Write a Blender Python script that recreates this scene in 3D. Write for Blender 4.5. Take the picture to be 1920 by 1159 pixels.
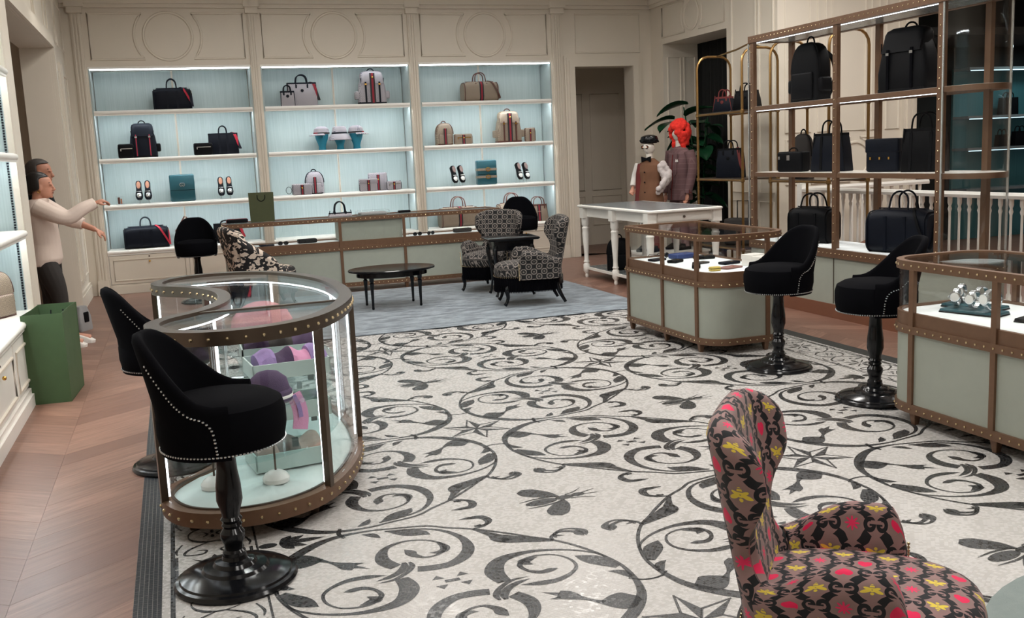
import bpy, bmesh, math, random
import numpy as np
from mathutils import Vector, Matrix
R_ = math.radians; PI = math.pi
for o in list(bpy.data.objects): bpy.data.objects.remove(o, do_unlink=True)
SC = bpy.context.scene; COL = SC.collection
rnd = random.Random(7)
# ------------------------------------------------------------ camera
cd = bpy.data.cameras.new('camera'); cam = bpy.data.objects.new('camera', cd); COL.objects.link(cam)
cd.sensor_fit = 'HORIZONTAL'; cd.sensor_width = 36; cd.lens = 1850/1920*36; cd.clip_start = .05; cd.clip_end = 100
XR = Vector((0.94498703, -0.3240348, -0.04473214)); DN = Vector((-0.09228542, -0.1329049, -0.98682303)); FW = Vector((0.31381988, 0.93666309, -0.15549709))
m = Matrix((XR, -DN, -FW)).transposed().to_4x4(); m.translation = (0, 0, 1.65); cam.matrix_world = m
SC.camera = cam
# ------------------------------------------------------------ world, exposure
w = bpy.data.worlds.new('world'); SC.world = w; w.use_nodes = True
w.node_tree.nodes['Background'].inputs[0].default_value = (.75, .85, 1, 1); w.node_tree.nodes['Background'].inputs[1].default_value = .25
SC.view_settings.view_transform = 'Standard'; SC.view_settings.look = 'None'; SC.view_settings.gamma = 1; SC.view_settings.use_curve_mapping = False
SC.view_settings.exposure = 0.0
SC.cycles.transparent_max_bounces = 40
# ------------------------------------------------------------ lights: recessed ceiling fittings and added fill panels (their housings are built with the ceiling)
CEIL = 4.2
def area(name, loc, sx, sy, e, col=(1, .93, .84), rot=(0, 0, 0), spread=180):
    l = bpy.data.lights.new(name, 'AREA'); l.shape = 'RECTANGLE'; l.size = sx; l.size_y = sy; l.energy = e; l.color = col; l.spread = R_(spread)
    o = bpy.data.objects.new(name, l); COL.objects.link(o); o.location = loc; o.rotation_euler = rot; return o
PANELS = [(x, y) for y in (0.8, 3.4, 6.0, 8.6, 11.2) for x in (.6, 2.6, 4.6)]+[(6.6, 6.6), (6.6, 9.4), (8.3, 8.6), (8.3, 6.2)]  # second list is fill, added to brighten the rack and stair walls
for i, (x, y) in enumerate(PANELS): area('ceiling_panel_light', (x, y, CEIL-.06), .9, .5, 34 if x > 6 else 19 if y < 8 else 25, (1, .98, .955), spread=175)
SPOTS = [(0.3, 5.6, 60), (4.3, 7.4, 110), (4.3, 4.0, 110), (2.3, 12.6, 60), (1.5, 2.4, 60), (2.2, 10.6, 50), (3.5, 10.4, 40), (-.7, 7.0, 40), (-.7, 10.8, 40), (6.5, 12.3, 45), (5.6, 11, 40)]
for x, y, e in SPOTS:
    l = bpy.data.lights.new('ceiling_spot_light', 'SPOT'); l.energy = e; l.color = (1, .95, .88); l.spot_size = R_(62); l.spot_blend = .6; l.shadow_soft_size = .05
    o = bpy.data.objects.new('ceiling_spot_light', l); COL.objects.link(o); o.location = (x, y, CEIL-.05)
# ------------------------------------------------------------ mesh helpers
class G:
    def __init__(s): s.v = []; s.f = []; s.uv = None
    def add(s, vs, fs):
        b = len(s.v); s.v += [tuple(p) for p in vs]; s.f += [tuple(b+i for i in f) for f in fs]; return s
    def box(s, x0, y0, z0, x1, y1, z1):
        return s.add([(x0,y0,z0),(x1,y0,z0),(x1,y1,z0),(x0,y1,z0),(x0,y0,z1),(x1,y0,z1),(x1,y1,z1),(x0,y1,z1)],
                     [(3,2,1,0),(4,5,6,7),(0,1,5,4),(1,2,6,5),(2,3,7,6),(3,0,4,7)])
    def cbox(s, c, d): return s.box(c[0]-d[0]/2, c[1]-d[1]/2, c[2]-d[2]/2, c[0]+d[0]/2, c[1]+d[1]/2, c[2]+d[2]/2)
    def rings(s, rs, cap=True, closed=True, loop=False):
        n = len(rs[0]); b = len(s.v)
        for r in rs: s.v += [tuple(p) for p in r]
        m_ = len(rs); k = n if closed else n-1
        for i in range(m_ if loop else m_-1):
            a = b+i*n; c = b+((i+1) % m_)*n
            for j in range(k):
                q = (j+1) % n; s.f.append((a+j, a+q, c+q, c+j))
        if cap and closed and not loop:
            s.f.append(tuple(b+j for j in reversed(range(n)))); s.f.append(tuple(b+(m_-1)*n+j for j in range(n)))
        return s
    def lathe(s, prof, n=20, c=(0, 0, 0)):
        return s.rings([[(c[0]+r*math.cos(2*PI*j/n), c[1]+r*math.sin(2*PI*j/n), c[2]+z) for j in range(n)] for r, z in prof])
    def tube(s, pts, r, n=8, closed=False, flat=1.0):
        P = [Vector(p) for p in pts]; m_ = len(P); rs = []
        rad = r if isinstance(r, (list, tuple)) else [r]*m_
        up = None
        for i in range(m_):
            a = P[i-1] if (i > 0 or closed) else P[i]; c = P[(i+1) % m_] if (i < m_-1 or closed) else P[i]
            t = (c-a).normalized() if (c-a).length > 1e-9 else Vector((0, 0, 1))
            if up is None: up = Vector((0, 0, 1)) if abs(t.z) < .9 else Vector((1, 0, 0))
            u = up-t*up.dot(t)
            if u.length < 1e-6: u = t.orthogonal()
            u.normalize(); up = u; v = t.cross(u)
            rs.append([P[i]+u*rad[i]*math.cos(2*PI*j/n)*flat+v*rad[i]*math.sin(2*PI*j/n) for j in range(n)])
        return s.rings(rs, cap=not closed, loop=closed)
    def prism(s, poly, z0, z1):
        return s.rings([[(p[0], p[1], z0) for p in poly], [(p[0], p[1], z1) for p in poly]])
    def ball(s, c, r, n=10, m_=6):
        rx, ry, rz = r if isinstance(r, (tuple, list)) else (r, r, r)
        rs = []
        for i in range(m_+1):
            a = -PI/2+PI*i/m_; k = max(math.cos(a), .02)
            rs.append([(c[0]+rx*k*math.cos(2*PI*j/n), c[1]+ry*k*math.sin(2*PI*j/n), c[2]+rz*math.sin(a)) for j in range(n)])
        return s.rings(rs)
    def xf(s, M, start=0):
        s.v = s.v[:start]+[tuple(M @ Vector(p)) for p in s.v[start:]]; return s
def rrect(w_, d, r, n=4, cx=0, cy=0):
    r = min(r, w_/2-1e-4, d/2-1e-4); pts = []
    for k, (sx, sy) in enumerate(((1, 1), (-1, 1), (-1, -1), (1, -1))):
        for i in range(n+1):
            a = PI/2*(k+i/n); pts.append((cx+sx*(w_/2-r)+r*math.cos(a), cy+sy*(d/2-r)+r*math.sin(a)))
    return pts
def loft(levels, n=4):
    """levels: (z, w, d, r[, cx, cy]) rounded rectangles"""
    g = G(); rs = []
    for l in levels:
        z, w_, d, r = l[:4]; cx = l[4] if len(l) > 4 else 0; cy = l[5] if len(l) > 5 else 0
        rs.append([(x, y, z) for x, y in rrect(w_, d, r, n, cx, cy)])
    return g.rings(rs)
def pill(w_, d, h, r, rv=None, n=4):
    rv = rv or r; L = []
    for i in range(4):
        a = PI/2*i/3; k = rv*(1-math.sin(a)); L.append((rv*(1-math.cos(a)), w_-2*k, d-2*k, max(r-k*.5, .004)))
    L2 = [(h-z, a, b, c) for z, a, b, c in reversed(L)]
    return loft(L+L2, n)
def crom(pts, n=6, closed=False):
    P = [Vector(p) for p in pts]; m_ = len(P); out = []
    for i in range(m_ if closed else m_-1):
        p0 = P[i-1] if (i > 0 or closed) else P[0]; p1 = P[i]; p2 = P[(i+1) % m_]; p3 = P[(i+2) % m_] if (closed or i+2 < m_) else P[-1]
        for k in range(n):
            t = k/n; out.append(.5*((2*p1)+(p2-p0)*t+(2*p0-5*p1+4*p2-p3)*t*t+(3*p1-p0-3*p2+p3)*t**3))
    if not closed: out.append(P[-1].copy())
    return out
def cr1(vals, n=6, closed=False): return [v.x for v in crom([(a, 0, 0) for a in vals], n, closed)]
def mesh(name, g, mat, smooth=True, ang=38):
    me = bpy.data.meshes.new(name); me.from_pydata(g.v, [], g.f); me.update()
    if g.uv:
        uvl = me.uv_layers.new(name='UVMap')
        li = np.empty(len(me.loops), np.int32); me.loops.foreach_get('vertex_index', li)
        uvl.data.foreach_set('uv', np.asarray(g.uv, np.float32)[li].ravel())
    if mat: me.materials.append(mat)
    if smooth:
        me.polygons.foreach_set('use_smooth', [True]*len(me.polygons)); me.set_sharp_from_angle(angle=R_(ang))
    return me
def ob(name, g, mat, parent=None, loc=(0, 0, 0), rz=0, smooth=True, ang=38):
    me = g if isinstance(g, bpy.types.Mesh) else mesh(name, g, mat, smooth, ang)
    o = bpy.data.objects.new(name, me); COL.objects.link(o); o.location = loc; o.rotation_euler = (0, 0, rz)
    if parent: o.parent = parent
    return o
def tag(o, label, cat, group=None, kind=None):
    o['label'] = label
    if cat: o['category'] = cat
    if group: o['group'] = group
    if kind: o['kind'] = kind
    return o
def thing(name, label, cat, loc=(0, 0, 0), rz=0, group=None):
    o = bpy.data.objects.new(name, None); COL.objects.link(o); o.location = loc; o.rotation_euler = (0, 0, rz); o.empty_display_size = .1
    return tag(o, label, cat, group)
def struct(name, g, mat, label=None, parent=None, **k):
    o = ob(name, g, mat, parent, **k)
    if not parent: o['kind'] = 'structure'
    if label: o['label'] = label
    return o
def kids(o): return [c for c in COL.objects if c.parent == o]
def copy_tree(o, parent=None):
    c = o.copy(); COL.objects.link(c); c.parent = parent
    for ch in kids(o): copy_tree(ch, c)
    return c
def dup(o, loc, rz, label, scale=None):
    c = copy_tree(o); c.location = loc; c.rotation_euler = (0, 0, rz); c['label'] = label
    if scale: c.scale = scale
    return c
# ------------------------------------------------------------ material helpers
class S:
    def __init__(s, nt, o): s.nt = nt; s.o = o
    def m(s, op, *a):
        n = s.nt.nodes.new('ShaderNodeMath'); n.operation = op
        for i, x in enumerate((s,)+a):
            x = x.o if isinstance(x, S) else x
            if isinstance(x, (int, float)): n.inputs[i].default_value = x
            else: s.nt.links.new(x, n.inputs[i])
        return S(s.nt, n.outputs[0])
    def __add__(s, b): return s.m('ADD', b)
    __radd__ = __add__
    def __sub__(s, b): return s.m('SUBTRACT', b)
    def __rsub__(s, b): return (s*-1)+b
    def __mul__(s, b): return s.m('MULTIPLY', b)
    __rmul__ = __mul__
    def __truediv__(s, b): return s.m('DIVIDE', b)
    def __lt__(s, b): return s.m('LESS_THAN', b)
    def __gt__(s, b): return s.m('GREATER_THAN', b)
    def __abs__(s): return s.m('ABSOLUTE')
    def sin(s): return s.m('SINE')
    def cos(s): return s.m('COSINE')
    def sqrt(s): return s.m('SQRT')
    def round(s): return s.m('ROUND')
    def floor(s): return s.m('FLOOR')
    def fract(s): return s.m('FRACT')
    def max(s, b): return s.m('MAXIMUM', b)
    def min(s, b): return s.m('MINIMUM', b)
    def atan2(s, b): return s.m('ARCTAN2', b)
    def mod(s, b): return s.m('FLOORED_MODULO', b)
def new_mat(name):
    m_ = bpy.data.materials.new(name); m_.use_nodes = True; nt = m_.node_tree; return m_, nt, nt.nodes['Principled BSDF']
def setp(b, **k):
    for a, v in k.items():
        n = {'rough': 'Roughness', 'metal': 'Metallic', 'spec': 'Specular IOR Level', 'coat': 'Coat Weight', 'sheen': 'Sheen Weight', 'crough': 'Coat Roughness'}[a]; b.inputs[n].default_value = v
def coords(nt, kind='Object'):
    t = nt.nodes.new('ShaderNodeTexCoord'); x = nt.nodes.new('ShaderNodeSeparateXYZ'); nt.links.new(t.outputs[kind], x.inputs[0])
    return [S(nt, x.outputs[i]) for i in range(3)]
def comb(nt, a, b, c=0.):
    n = nt.nodes.new('ShaderNodeCombineXYZ')
    for i, x in enumerate((a, b, c)):
        if isinstance(x, S): nt.links.new(x.o, n.inputs[i])
        else: n.inputs[i].default_value = x
    return n.outputs[0]
def noise(nt, vec, scale, detail=3, rough=.5):
    n = nt.nodes.new('ShaderNodeTexNoise'); n.inputs['Scale'].default_value = scale; n.inputs['Detail'].default_value = detail; n.inputs['Roughness'].default_value = rough
    if vec is not None: nt.links.new(vec, n.inputs['Vector'])
    return S(nt, n.outputs['Fac'])
def mixc(nt, f, a, b):
    n = nt.nodes.new('ShaderNodeMix'); n.data_type = 'RGBA'
    if isinstance(f, S): nt.links.new(f.o, n.inputs['Factor'])
    else: n.inputs['Factor'].default_value = f
    for x, i in ((a, 'A'), (b, 'B')):
        i = n.inputs[6] if i == 'A' else n.inputs[7]
        if isinstance(x, (tuple, list)): i.default_value = (*x[:3], 1)
        else: nt.links.new(x, i)
    return n.outputs[2]
def bump(nt, b, h, strength=.3, dist=.01):
    n = nt.nodes.new('ShaderNodeBump'); n.inputs['Strength'].default_value = strength; n.inputs['Distance'].default_value = dist
    nt.links.new(h.o, n.inputs['Height']); nt.links.new(n.outputs[0], b.inputs['Normal'])
def simple(name, col, rough=.5, metal=0, vary=.06, nscale=6, bmp=0, bscale=200, **k):
    m_, nt, b = new_mat(name); t = nt.nodes.new('ShaderNodeTexCoord')
    n = noise(nt, t.outputs['Object'], nscale, 4)
    c2 = tuple(max(0, c*(1-2*vary)) for c in col); c1 = tuple(min(1, c*(1+2*vary)) for c in col)
    nt.links.new(mixc(nt, n, c2, c1), b.inputs['Base Color']); setp(b, rough=rough, metal=metal, **k)
    if bmp: bump(nt, b, noise(nt, t.outputs['Object'], bscale, 2), bmp, .004)
    return m_
def emit(name, col, e):
    m_, nt, b = new_mat(name); b.inputs['Base Color'].default_value = (*col, 1); b.inputs['Emission Color'].default_value = (*col, 1); b.inputs['Emission Strength'].default_value = e; return m_
def sr(r, g, b): return tuple(((c/255+.055)/1.055)**2.4 if c > 10 else c/255/12.92 for c in (r, g, b))
M = {}
M['cream'] = simple('cream_paint', sr(221, 212, 197), .45, vary=.02, nscale=3)
M['white'] = simple('white_lacquer', sr(240, 237, 230), .3, vary=.02)
M['teal'] = None
M['bronze'] = simple('bronze_strap', sr(112, 84, 64), .42, .35, vary=.08, nscale=25)
M['dbronze'] = simple('dark_bronze', sr(92, 80, 70), .3, .7, vary=.05, nscale=25)
M['stud'] = simple('brass_stud', sr(205, 186, 150), .25, .9, vary=.03)
M['brass'] = simple('brass_tube', sr(150, 118, 74), .3, .9, vary=.06)
M['steel'] = simple('polished_steel', sr(200, 205, 208), .2, .9, vary=.02)
M['sage'] = simple('sage_leather', sr(154, 159, 148), .5, vary=.03, nscale=12, bmp=.05, bscale=400)
M['velvet'] = simple('black_velvet', (.0028, .0029, .0042), .9, vary=.1, nscale=8, spec=.05)
M['blacq'] = simple('black_lacquer', (.005, .0055, .007), .14, vary=.05, spec=.32)
M['black'] = simple('black_leather', (.0045, .0048, .006), .5, vary=.1, bmp=.03, bscale=350, spec=.10)
M['navy'] = simple('navy_leather', (.006, .008, .014), .48, vary=.1, bmp=.03, bscale=350, spec=.13)
M['brown'] = simple('brown_leather', sr(84, 48, 38), .4, vary=.08, bmp=.05)
M['kick'] = simple('brown_plinth', sr(120, 78, 58), .45, vary=.06)
M['tan'] = simple('tan_leather', sr(150, 92, 60), .45)
M['pinkbag'] = simple('rose_leather', sr(140, 98, 90), .5)
M['green'] = simple('green_paper', sr(60, 84, 50), .6, vary=.06, nscale=14, bmp=.06, bscale=120)
M['dgreen'] = simple('olive_paper', sr(62, 68, 38), .6, vary=.06, nscale=14)
M['tealbox'] = simple('teal_leather', sr(22, 74, 84), .35, vary=.06)
M['tealhead'] = simple('teal_flocked', sr(20, 116, 140), .7, vary=.06)
M['marble'] = simple('white_marble', sr(225, 222, 218), .2, vary=.05, nscale=8)
M['tabletop'] = simple('grey_tabletop', sr(118, 124, 126), .25, vary=.12, nscale=14)
M['gold'] = simple('gold_metal', sr(215, 170, 90), .2, .95)
M['pink'] = simple('pink_knit', sr(214, 150, 184), .9, vary=.06, bmp=.3, bscale=160)
M['lilac'] = simple('lilac_knit', sr(150, 128, 178), .9, vary=.1, bmp=.3, bscale=160)
M['plum'] = simple('plum_knit', sr(72, 54, 84), .9, vary=.1, bmp=.3, bscale=160)
M['fur'] = simple('pink_fur', sr(226, 150, 160), .95, vary=.1, nscale=60, bmp=.8, bscale=120)
M['paper'] = simple('white_card', sr(235, 232, 226), .55, vary=.02)
M['traysage'] = simple('sage_tray', sr(186, 205, 200), .5, vary=.02)
M['lightpad'] = simple('pale_suede', sr(236, 243, 245), .7, vary=.02)
M['suede'] = simple('tufted_suede', sr(198, 210, 208), .75, vary=.03)
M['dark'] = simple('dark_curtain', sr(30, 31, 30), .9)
M['joint'] = simple('parquet_joint', sr(124, 92, 78), .8)
M['grout'] = simple('pale_grout', sr(158, 154, 147), .6, vary=.04, nscale=30)
M['tess'] = simple('black_tessera', sr(30, 34, 40), .3, vary=.3, nscale=60)
M['skin'] = simple('skin', sr(196, 140, 116), .5, vary=.03)
M['skin2'] = simple('skin_warm', sr(176, 122, 98), .5, vary=.03)
M['hair'] = simple('black_hair', (.006, .005, .005), .4, vary=.2, nscale=40)
M['hairg'] = simple('greying_hair', sr(58, 52, 48), .6, vary=.3, nscale=60)
M['sweater'] = simple('cream_sweater', sr(222, 204, 192), .9, vary=.03, bmp=.15, bscale=120)
M['trouser'] = simple('charcoal_cloth', sr(44, 40, 38), .8, vary=.1)
M['shoe'] = simple('white_shoe', sr(220, 214, 206), .5)
M['redfur'] = simple('red_fur', sr(226, 46, 34), .9, vary=.15, nscale=50, bmp=1.0, bscale=60)
M['coat'] = simple('camel_wool', sr(116, 80, 58), .9, vary=.08, bmp=.2)
M['maroon'] = simple('maroon_cloth', sr(104, 40, 38), .85, vary=.1)
M['mask'] = simple('mannequin_white', sr(222, 214, 204), .5)
M['greyfur'] = simple('pale_fur', sr(205, 196, 194), .95, vary=.1, nscale=60, bmp=.8, bscale=80)
M['leaf'] = simple('leaf', sr(20, 62, 38), .3, vary=.2, nscale=8, spec=.5)
M['soil'] = simple('soil', sr(50, 38, 30), .9)
M['greyplastic'] = simple('grey_plastic', sr(150, 150, 150), .5)
M['rose'] = simple('rose_silk', sr(176, 140, 128), .5, vary=.15, nscale=30)
M['bluecloth'] = simple('blue_cloth', sr(40, 58, 110), .6)
M['yellow'] = simple('yellow_enamel', sr(205, 180, 90), .4)
M['dial'] = simple('watch_dial', sr(235, 235, 232), .3)
M['wood'] = simple('brown_bentwood', sr(112, 70, 48), .5)
M['led'] = emit('led_strip', (.88, .95, 1), 50)
M['led3'] = emit('led_strip_top', (.86, .94, 1), 14)
M['led2'] = emit('led_strip_rack', (.88, .95, 1), 5)
M['led4'] = emit('led_strip_fine', (.88, .95, 1), 3.2)
M['lamp'] = emit('lamp_glass', (1, .94, .86), 6)
# teal fabric back panel, vertical silk streaks
m_, nt, b = new_mat('teal_silk'); x, y, z = coords(nt)
n = noise(nt, comb(nt, x*90, y*90, z*1.5), 1, 3)
nt.links.new(mixc(nt, n, sr(150, 166, 167), sr(184, 198, 198)), b.inputs['Base Color']); setp(b, rough=.6, sheen=.2); M['teal'] = m_
m_, nt, b = new_mat('teal_shaded'); x, y, z = coords(nt)  # darker copy of the teal silk; dimness of the room put into its colour
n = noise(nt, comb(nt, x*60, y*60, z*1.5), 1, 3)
nt.links.new(mixc(nt, n, sr(46, 92, 98), sr(66, 116, 120)), b.inputs['Base Color']); setp(b, rough=.6); M['tealshaded'] = m_
# thin clear glass
def glassmat(name, tint, refl=1.0):
    m_ = bpy.data.materials.new(name); m_.use_nodes = True; nt = m_.node_tree; nt.nodes.remove(nt.nodes['Principled BSDF'])
    t = nt.nodes.new('ShaderNodeBsdfTransparent'); t.inputs[0].default_value = (*tint, 1)
    g = nt.nodes.new('ShaderNodeBsdfGlossy'); g.inputs['Roughness'].default_value = .02
    f = nt.nodes.new('ShaderNodeLayerWeight'); f.inputs[0].default_value = .5; q = S(nt, f.outputs['Facing'])
    mx = nt.nodes.new('ShaderNodeMixShader'); k = (q*q*q*q*q*.6+.022)*refl
    nt.links.new(k.o, mx.inputs[0]); nt.links.new(t.outputs[0], mx.inputs[1]); nt.links.new(g.outputs[0], mx.inputs[2]); nt.links.new(mx.outputs[0], nt.nodes['Material Output'].inputs[0]); return m_
M['glass'] = glassmat('clear_glass', (.985, .99, .988))
M['aqua'] = glassmat('aqua_shelf_glass', (.93, .985, .985))
M['acrylic'] = glassmat('clear_acrylic', (.96, .97, .97))
# mirror
M['mirror'] = simple('mirror', (.8, .82, .82), .03, 1.0, vary=0)
# parquet plank: grain along local x, tone per plank
m_, nt, b = new_mat('parquet_oak'); x, y, z = coords(nt)
oi = nt.nodes.new('ShaderNodeObjectInfo'); r0 = S(nt, oi.outputs['Random'])
g1 = noise(nt, comb(nt, x*3+r0*40, y*34, 0), 1, 5, .6); g2 = noise(nt, comb(nt, x*10+r0*17, y*120, 0), 1, 3)
base = mixc(nt, r0, sr(118, 82, 67), sr(194, 149, 127))
c = mixc(nt, (g1-.30)*1.3, sr(100, 68, 56), base); c = mixc(nt, g2*.2, c, sr(170, 140, 126))
nt.links.new(c, b.inputs['Base Color']); setp(b, rough=.38); bump(nt, b, g2, .06, .003); M['plank'] = m_
# white mosaic: rows of tesserae in scallops
m_, nt, b = new_mat('white_mosaic'); x, y, z = coords(nt)
def tessfield(nt, x, y):
    # concentric arcs around a grid of centres
    cw = .36; ax = (x/cw); row = (y/cw*1.2).floor(); sh = row.mod(2)*.5
    lx = ((ax+sh).fract()-.5)*cw; ly = (y/cw*1.2).fract()*cw/1.2+.14
    r = (lx*lx+ly*ly).sqrt(); a = lx.atan2(ly)
    rr = r/.0145; k = rr.floor(); along = a*k*.0145/.0165+k*.37
    gx = abs(along.fract()-.5); gy = abs(rr.fract()-.5)
    cell = (k*12.9898+along.floor()*78.233).sin()*43758.5453
    return gx, gy, cell.fract()
gx, gy, h = tessfield(nt, x, y)
gr = (gx > .455).max(gy > .445)
cw_ = mixc(nt, h, sr(189, 187, 184), sr(197, 195, 193)); big = noise(nt, comb(nt, x, y), 1.5, 3)
cw_ = mixc(nt, big*.3, cw_, sr(176, 171, 166)); c = mixc(nt, gr*.4, cw_, sr(132, 126, 120))
nt.links.new(c, b.inputs['Base Color']); rg = h*.25+.16; nt.links.new((rg+gr*.4).o, b.inputs['Roughness'])
bump(nt, b, (1-gr)*.6+h*.4, .25, .002); M['mosaic'] = m_
# black mosaic strokes: tesserae follow the stroke through its UVs (metres)
m_, nt, b = new_mat('black_mosaic'); x, y, z = coords(nt, 'UV')
ry = y/.0135; rx = x/.016+ry.floor()*.37
gr = (abs(rx.fract()-.5) > .44).max(abs(ry.fract()-.5) > .42); h = ((rx.floor()*12.9898+ry.floor()*78.233).sin()*43758.5453).fract()
c = mixc(nt, gr*.45, mixc(nt, h, sr(14, 16, 19), sr(34, 37, 42)), sr(112, 110, 106)); nt.links.new(c, b.inputs['Base Color']); nt.links.new((h*.2+.2).o, b.inputs['Roughness']); M['bmosaic'] = m_
# rug
m_, nt, b = new_mat('grey_silk_rug'); x, y, z = coords(nt)
n1 = noise(nt, comb(nt, x*4, y*9, 0), 1, 6, .7); n2 = noise(nt, comb(nt, x, y, 0), 180, 2)
c = mixc(nt, (n1-.40)*5, sr(78, 90, 101), sr(138, 151, 161)); nt.links.new(c, b.inputs['Base Color']); setp(b, rough=.75, sheen=.4); bump(nt, b, n2*.6+n1, .5, .006); M['rug'] = m_
m_, nt, b = new_mat('grey_plush'); x, y, z = coords(nt)
n1 = noise(nt, comb(nt, x, y, 0), 6, 5, .65)
nt.links.new(mixc(nt, n1, sr(106, 118, 116), sr(146, 156, 154)), b.inputs['Base Color']); setp(b, rough=.85); bump(nt, b, noise(nt, comb(nt, x, y, 0), 150, 2), .5, .005); M['rug2'] = m_
# monogram canvas for bags
def canvas(name, bg, fg, p=.030):
    m_, nt, b = new_mat(name); x, y, z = coords(nt)
    u = (x+y*.9)/p; v = z/p; s_ = (u+v).fract()-.5; t = (u-v).fract()-.5
    r = (s_*s_+t*t).sqrt(); dot = abs(r-.27) < .09; dot2 = (abs(s_) > .43).max(abs(t) > .43)
    nt.links.new(mixc(nt, dot.max(dot2), bg, fg), b.inputs['Base Color']); setp(b, rough=.5); return m_
M['canvas'] = canvas('beige_monogram_canvas', sr(176, 162, 142), sr(92, 74, 62))
M['canvasw'] = canvas('white_monogram_canvas', sr(214, 206, 204), sr(72, 74, 98))
# web stripe: dark / red / dark across local generated x
def web(name, side, mid):
    m_, nt, b = new_mat(name); x, y, z = coords(nt, 'Generated')
    nt.links.new(mixc(nt, abs(x-.5) < .2, side, mid), b.inputs['Base Color']); setp(b, rough=.7); return m_
M['web'] = web('green_red_web', sr(34, 34, 38), sr(136, 22, 40))
M['webn'] = web('navy_red_web', sr(26, 26, 44), sr(180, 24, 52))
M['redweb'] = simple('red_web', sr(176, 26, 50), .7)
# linked-letter upholstery on UVs in metres
def gg_fabric(name, fill, fill2, chain, c_bee, c_heart, c_star, a=.070, bb=.074, ck=2.5):
    m_, nt, b = new_mat(name); u, v, _ = coords(nt, 'UV')
    p = u/a; q = v/bb
    s0 = ((p+q)*.5).round(); t0 = ((p-q)*.5).round(); pc = s0+t0; qc = s0-t0
    dx = (p-pc)*a; dy = (q-qc)*bb
    d1 = abs(p-pc)+abs(q-qc)
    # chain lattice with scalloped edge
    wob = ((p-pc)*14).sin()*.03
    edge = (d1+wob) > (1-.10*ck)
    # letters at lattice corners
    s1 = ((p+1+q)*.5).round(); t1 = ((p+1-q)*.5).round(); gx = (p+1-(s1+t1))*a; gy = (q-(s1-t1))*bb
    lx = .0190-abs(gx); ly = gy*.95
    rr = (lx*lx+ly*ly*.72).sqrt(); ring = abs(rr-.0130) < .0056
    gap = (lx > .003)*(ly > .0012)*(ly < .0115)
    bar = (lx > -.001)*(lx < .0135)*(abs(ly+.0015) < .0028)
    stem = (lx > .0085)*(lx < .0160)*(ly < 0)*(ly > -.0115)
    let = (ring*(1-gap)).max(bar).max(stem)
    near = (gx*gx+gy*gy).sqrt() < .034
    chainf = (edge*(1-near)).max(let)
    # heart
    X = dx/.0195; Y = (dy+.001)/.0195; q2 = X*X+Y*Y-1; heart = (q2*q2*q2-X*X*Y*Y*Y) < 0
    # star
    th = dx.atan2(dy); r = (dx*dx+dy*dy).sqrt(); star = r < ((th*8).cos()*.007+.015)
    # bee: body, head, two pairs of wings, stripes
    def ell(cx, cy, rx, ry, rot=0):
        cx, cy, rx, ry = [1.35*q_ for q_ in (cx, cy, rx, ry)]
        ax = abs(dx) if rot else dx
        c_, s_ = math.cos(rot), math.sin(rot); ex = (ax-cx)*c_+(dy-cy)*s_; ey = (dy-cy)*c_-(ax-cx)*s_
        return ((ex/rx)*(ex/rx)+(ey/ry)*(ey/ry)) < 1
    body = ell(0, -.006, .0055, .0125)*(((dy*700).sin()) > -.55)
    bee = body.max(ell(0, .0095, .004, .004)).max(ell(.012, .003, .0115, .0045, .45)).max(ell(.009, -.005, .008, .0035, -.35))
    isbee = (qc.mod(2)) < .5; alt = ((pc+qc*.5).mod(4)) < 1.9
    col = mixc(nt, (r*26).min(1), fill, fill2)
    col = mixc(nt, bee*isbee, col, c_bee)
    col = mixc(nt, heart*(1-isbee)*alt, col, c_heart); col = mixc(nt, star*(1-isbee)*(1-alt), col, c_star)
    col = mixc(nt, chainf, col, chain)
    nt.links.new(col, b.inputs['Base Color']); setp(b, rough=.85, sheen=.1)
    bump(nt, b, chainf, .35, .003); return m_
M['ggpink'] = gg_fabric('pink_heart_bee_jacquard', sr(124, 106, 100), sr(146, 116, 114), (.004, .005, .008), sr(222, 198, 70), sr(226, 28, 84), sr(228, 44, 96))
M['gggrey'] = gg_fabric('grey_linked_jacquard', (.006, .006, .007), (.005, .005, .006), sr(118, 110, 104), sr(96, 90, 86), sr(60, 56, 54), sr(110, 104, 100), a=.05, bb=.05, ck=1.2)
def ring_fabric(name, bg, fg, a=.056):
    m_, nt, b = new_mat(name); u, v, _ = coords(nt, 'UV'); p = u/a; q = v/a
    s0 = ((p+q)*.5).round(); t0 = ((p-q)*.5).round(); dx = (p-(s0+t0))*a; dy = (q-(s0-t0))*a
    r = (dx*dx+dy*dy).sqrt(); th = dx.atan2(dy); ring = abs(r-.029+(th*8).cos()*.0015) < .0050; star = r < ((th*6).cos()*.005+.008)
    lnk = (abs(abs(dx)-abs(dy)) < .004)*(r > .036); k = ring.max(star).max(lnk)
    nt.links.new(mixc(nt, k, bg, fg), b.inputs['Base Color']); setp(b, rough=.85); return m_
M['gggrey'] = ring_fabric('grey_ring_jacquard', (.004, .004, .005), sr(128, 120, 114))
# ivory and black brush floral
m_, nt, b = new_mat('ivory_black_floral'); x, y, z = coords(nt, 'UV')
n1 = noise(nt, comb(nt, x, y, 0), 11, 3, .5); n2 = noise(nt, comb(nt, x+3, y, 0), 7, 2, .5); k = ((n1*22+n2*12).sin() > .15)
nt.links.new(mixc(nt, k, (.012, .011, .012), sr(216, 200, 184)), b.inputs['Base Color']); setp(b, rough=.85); M['floral'] = m_
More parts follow.
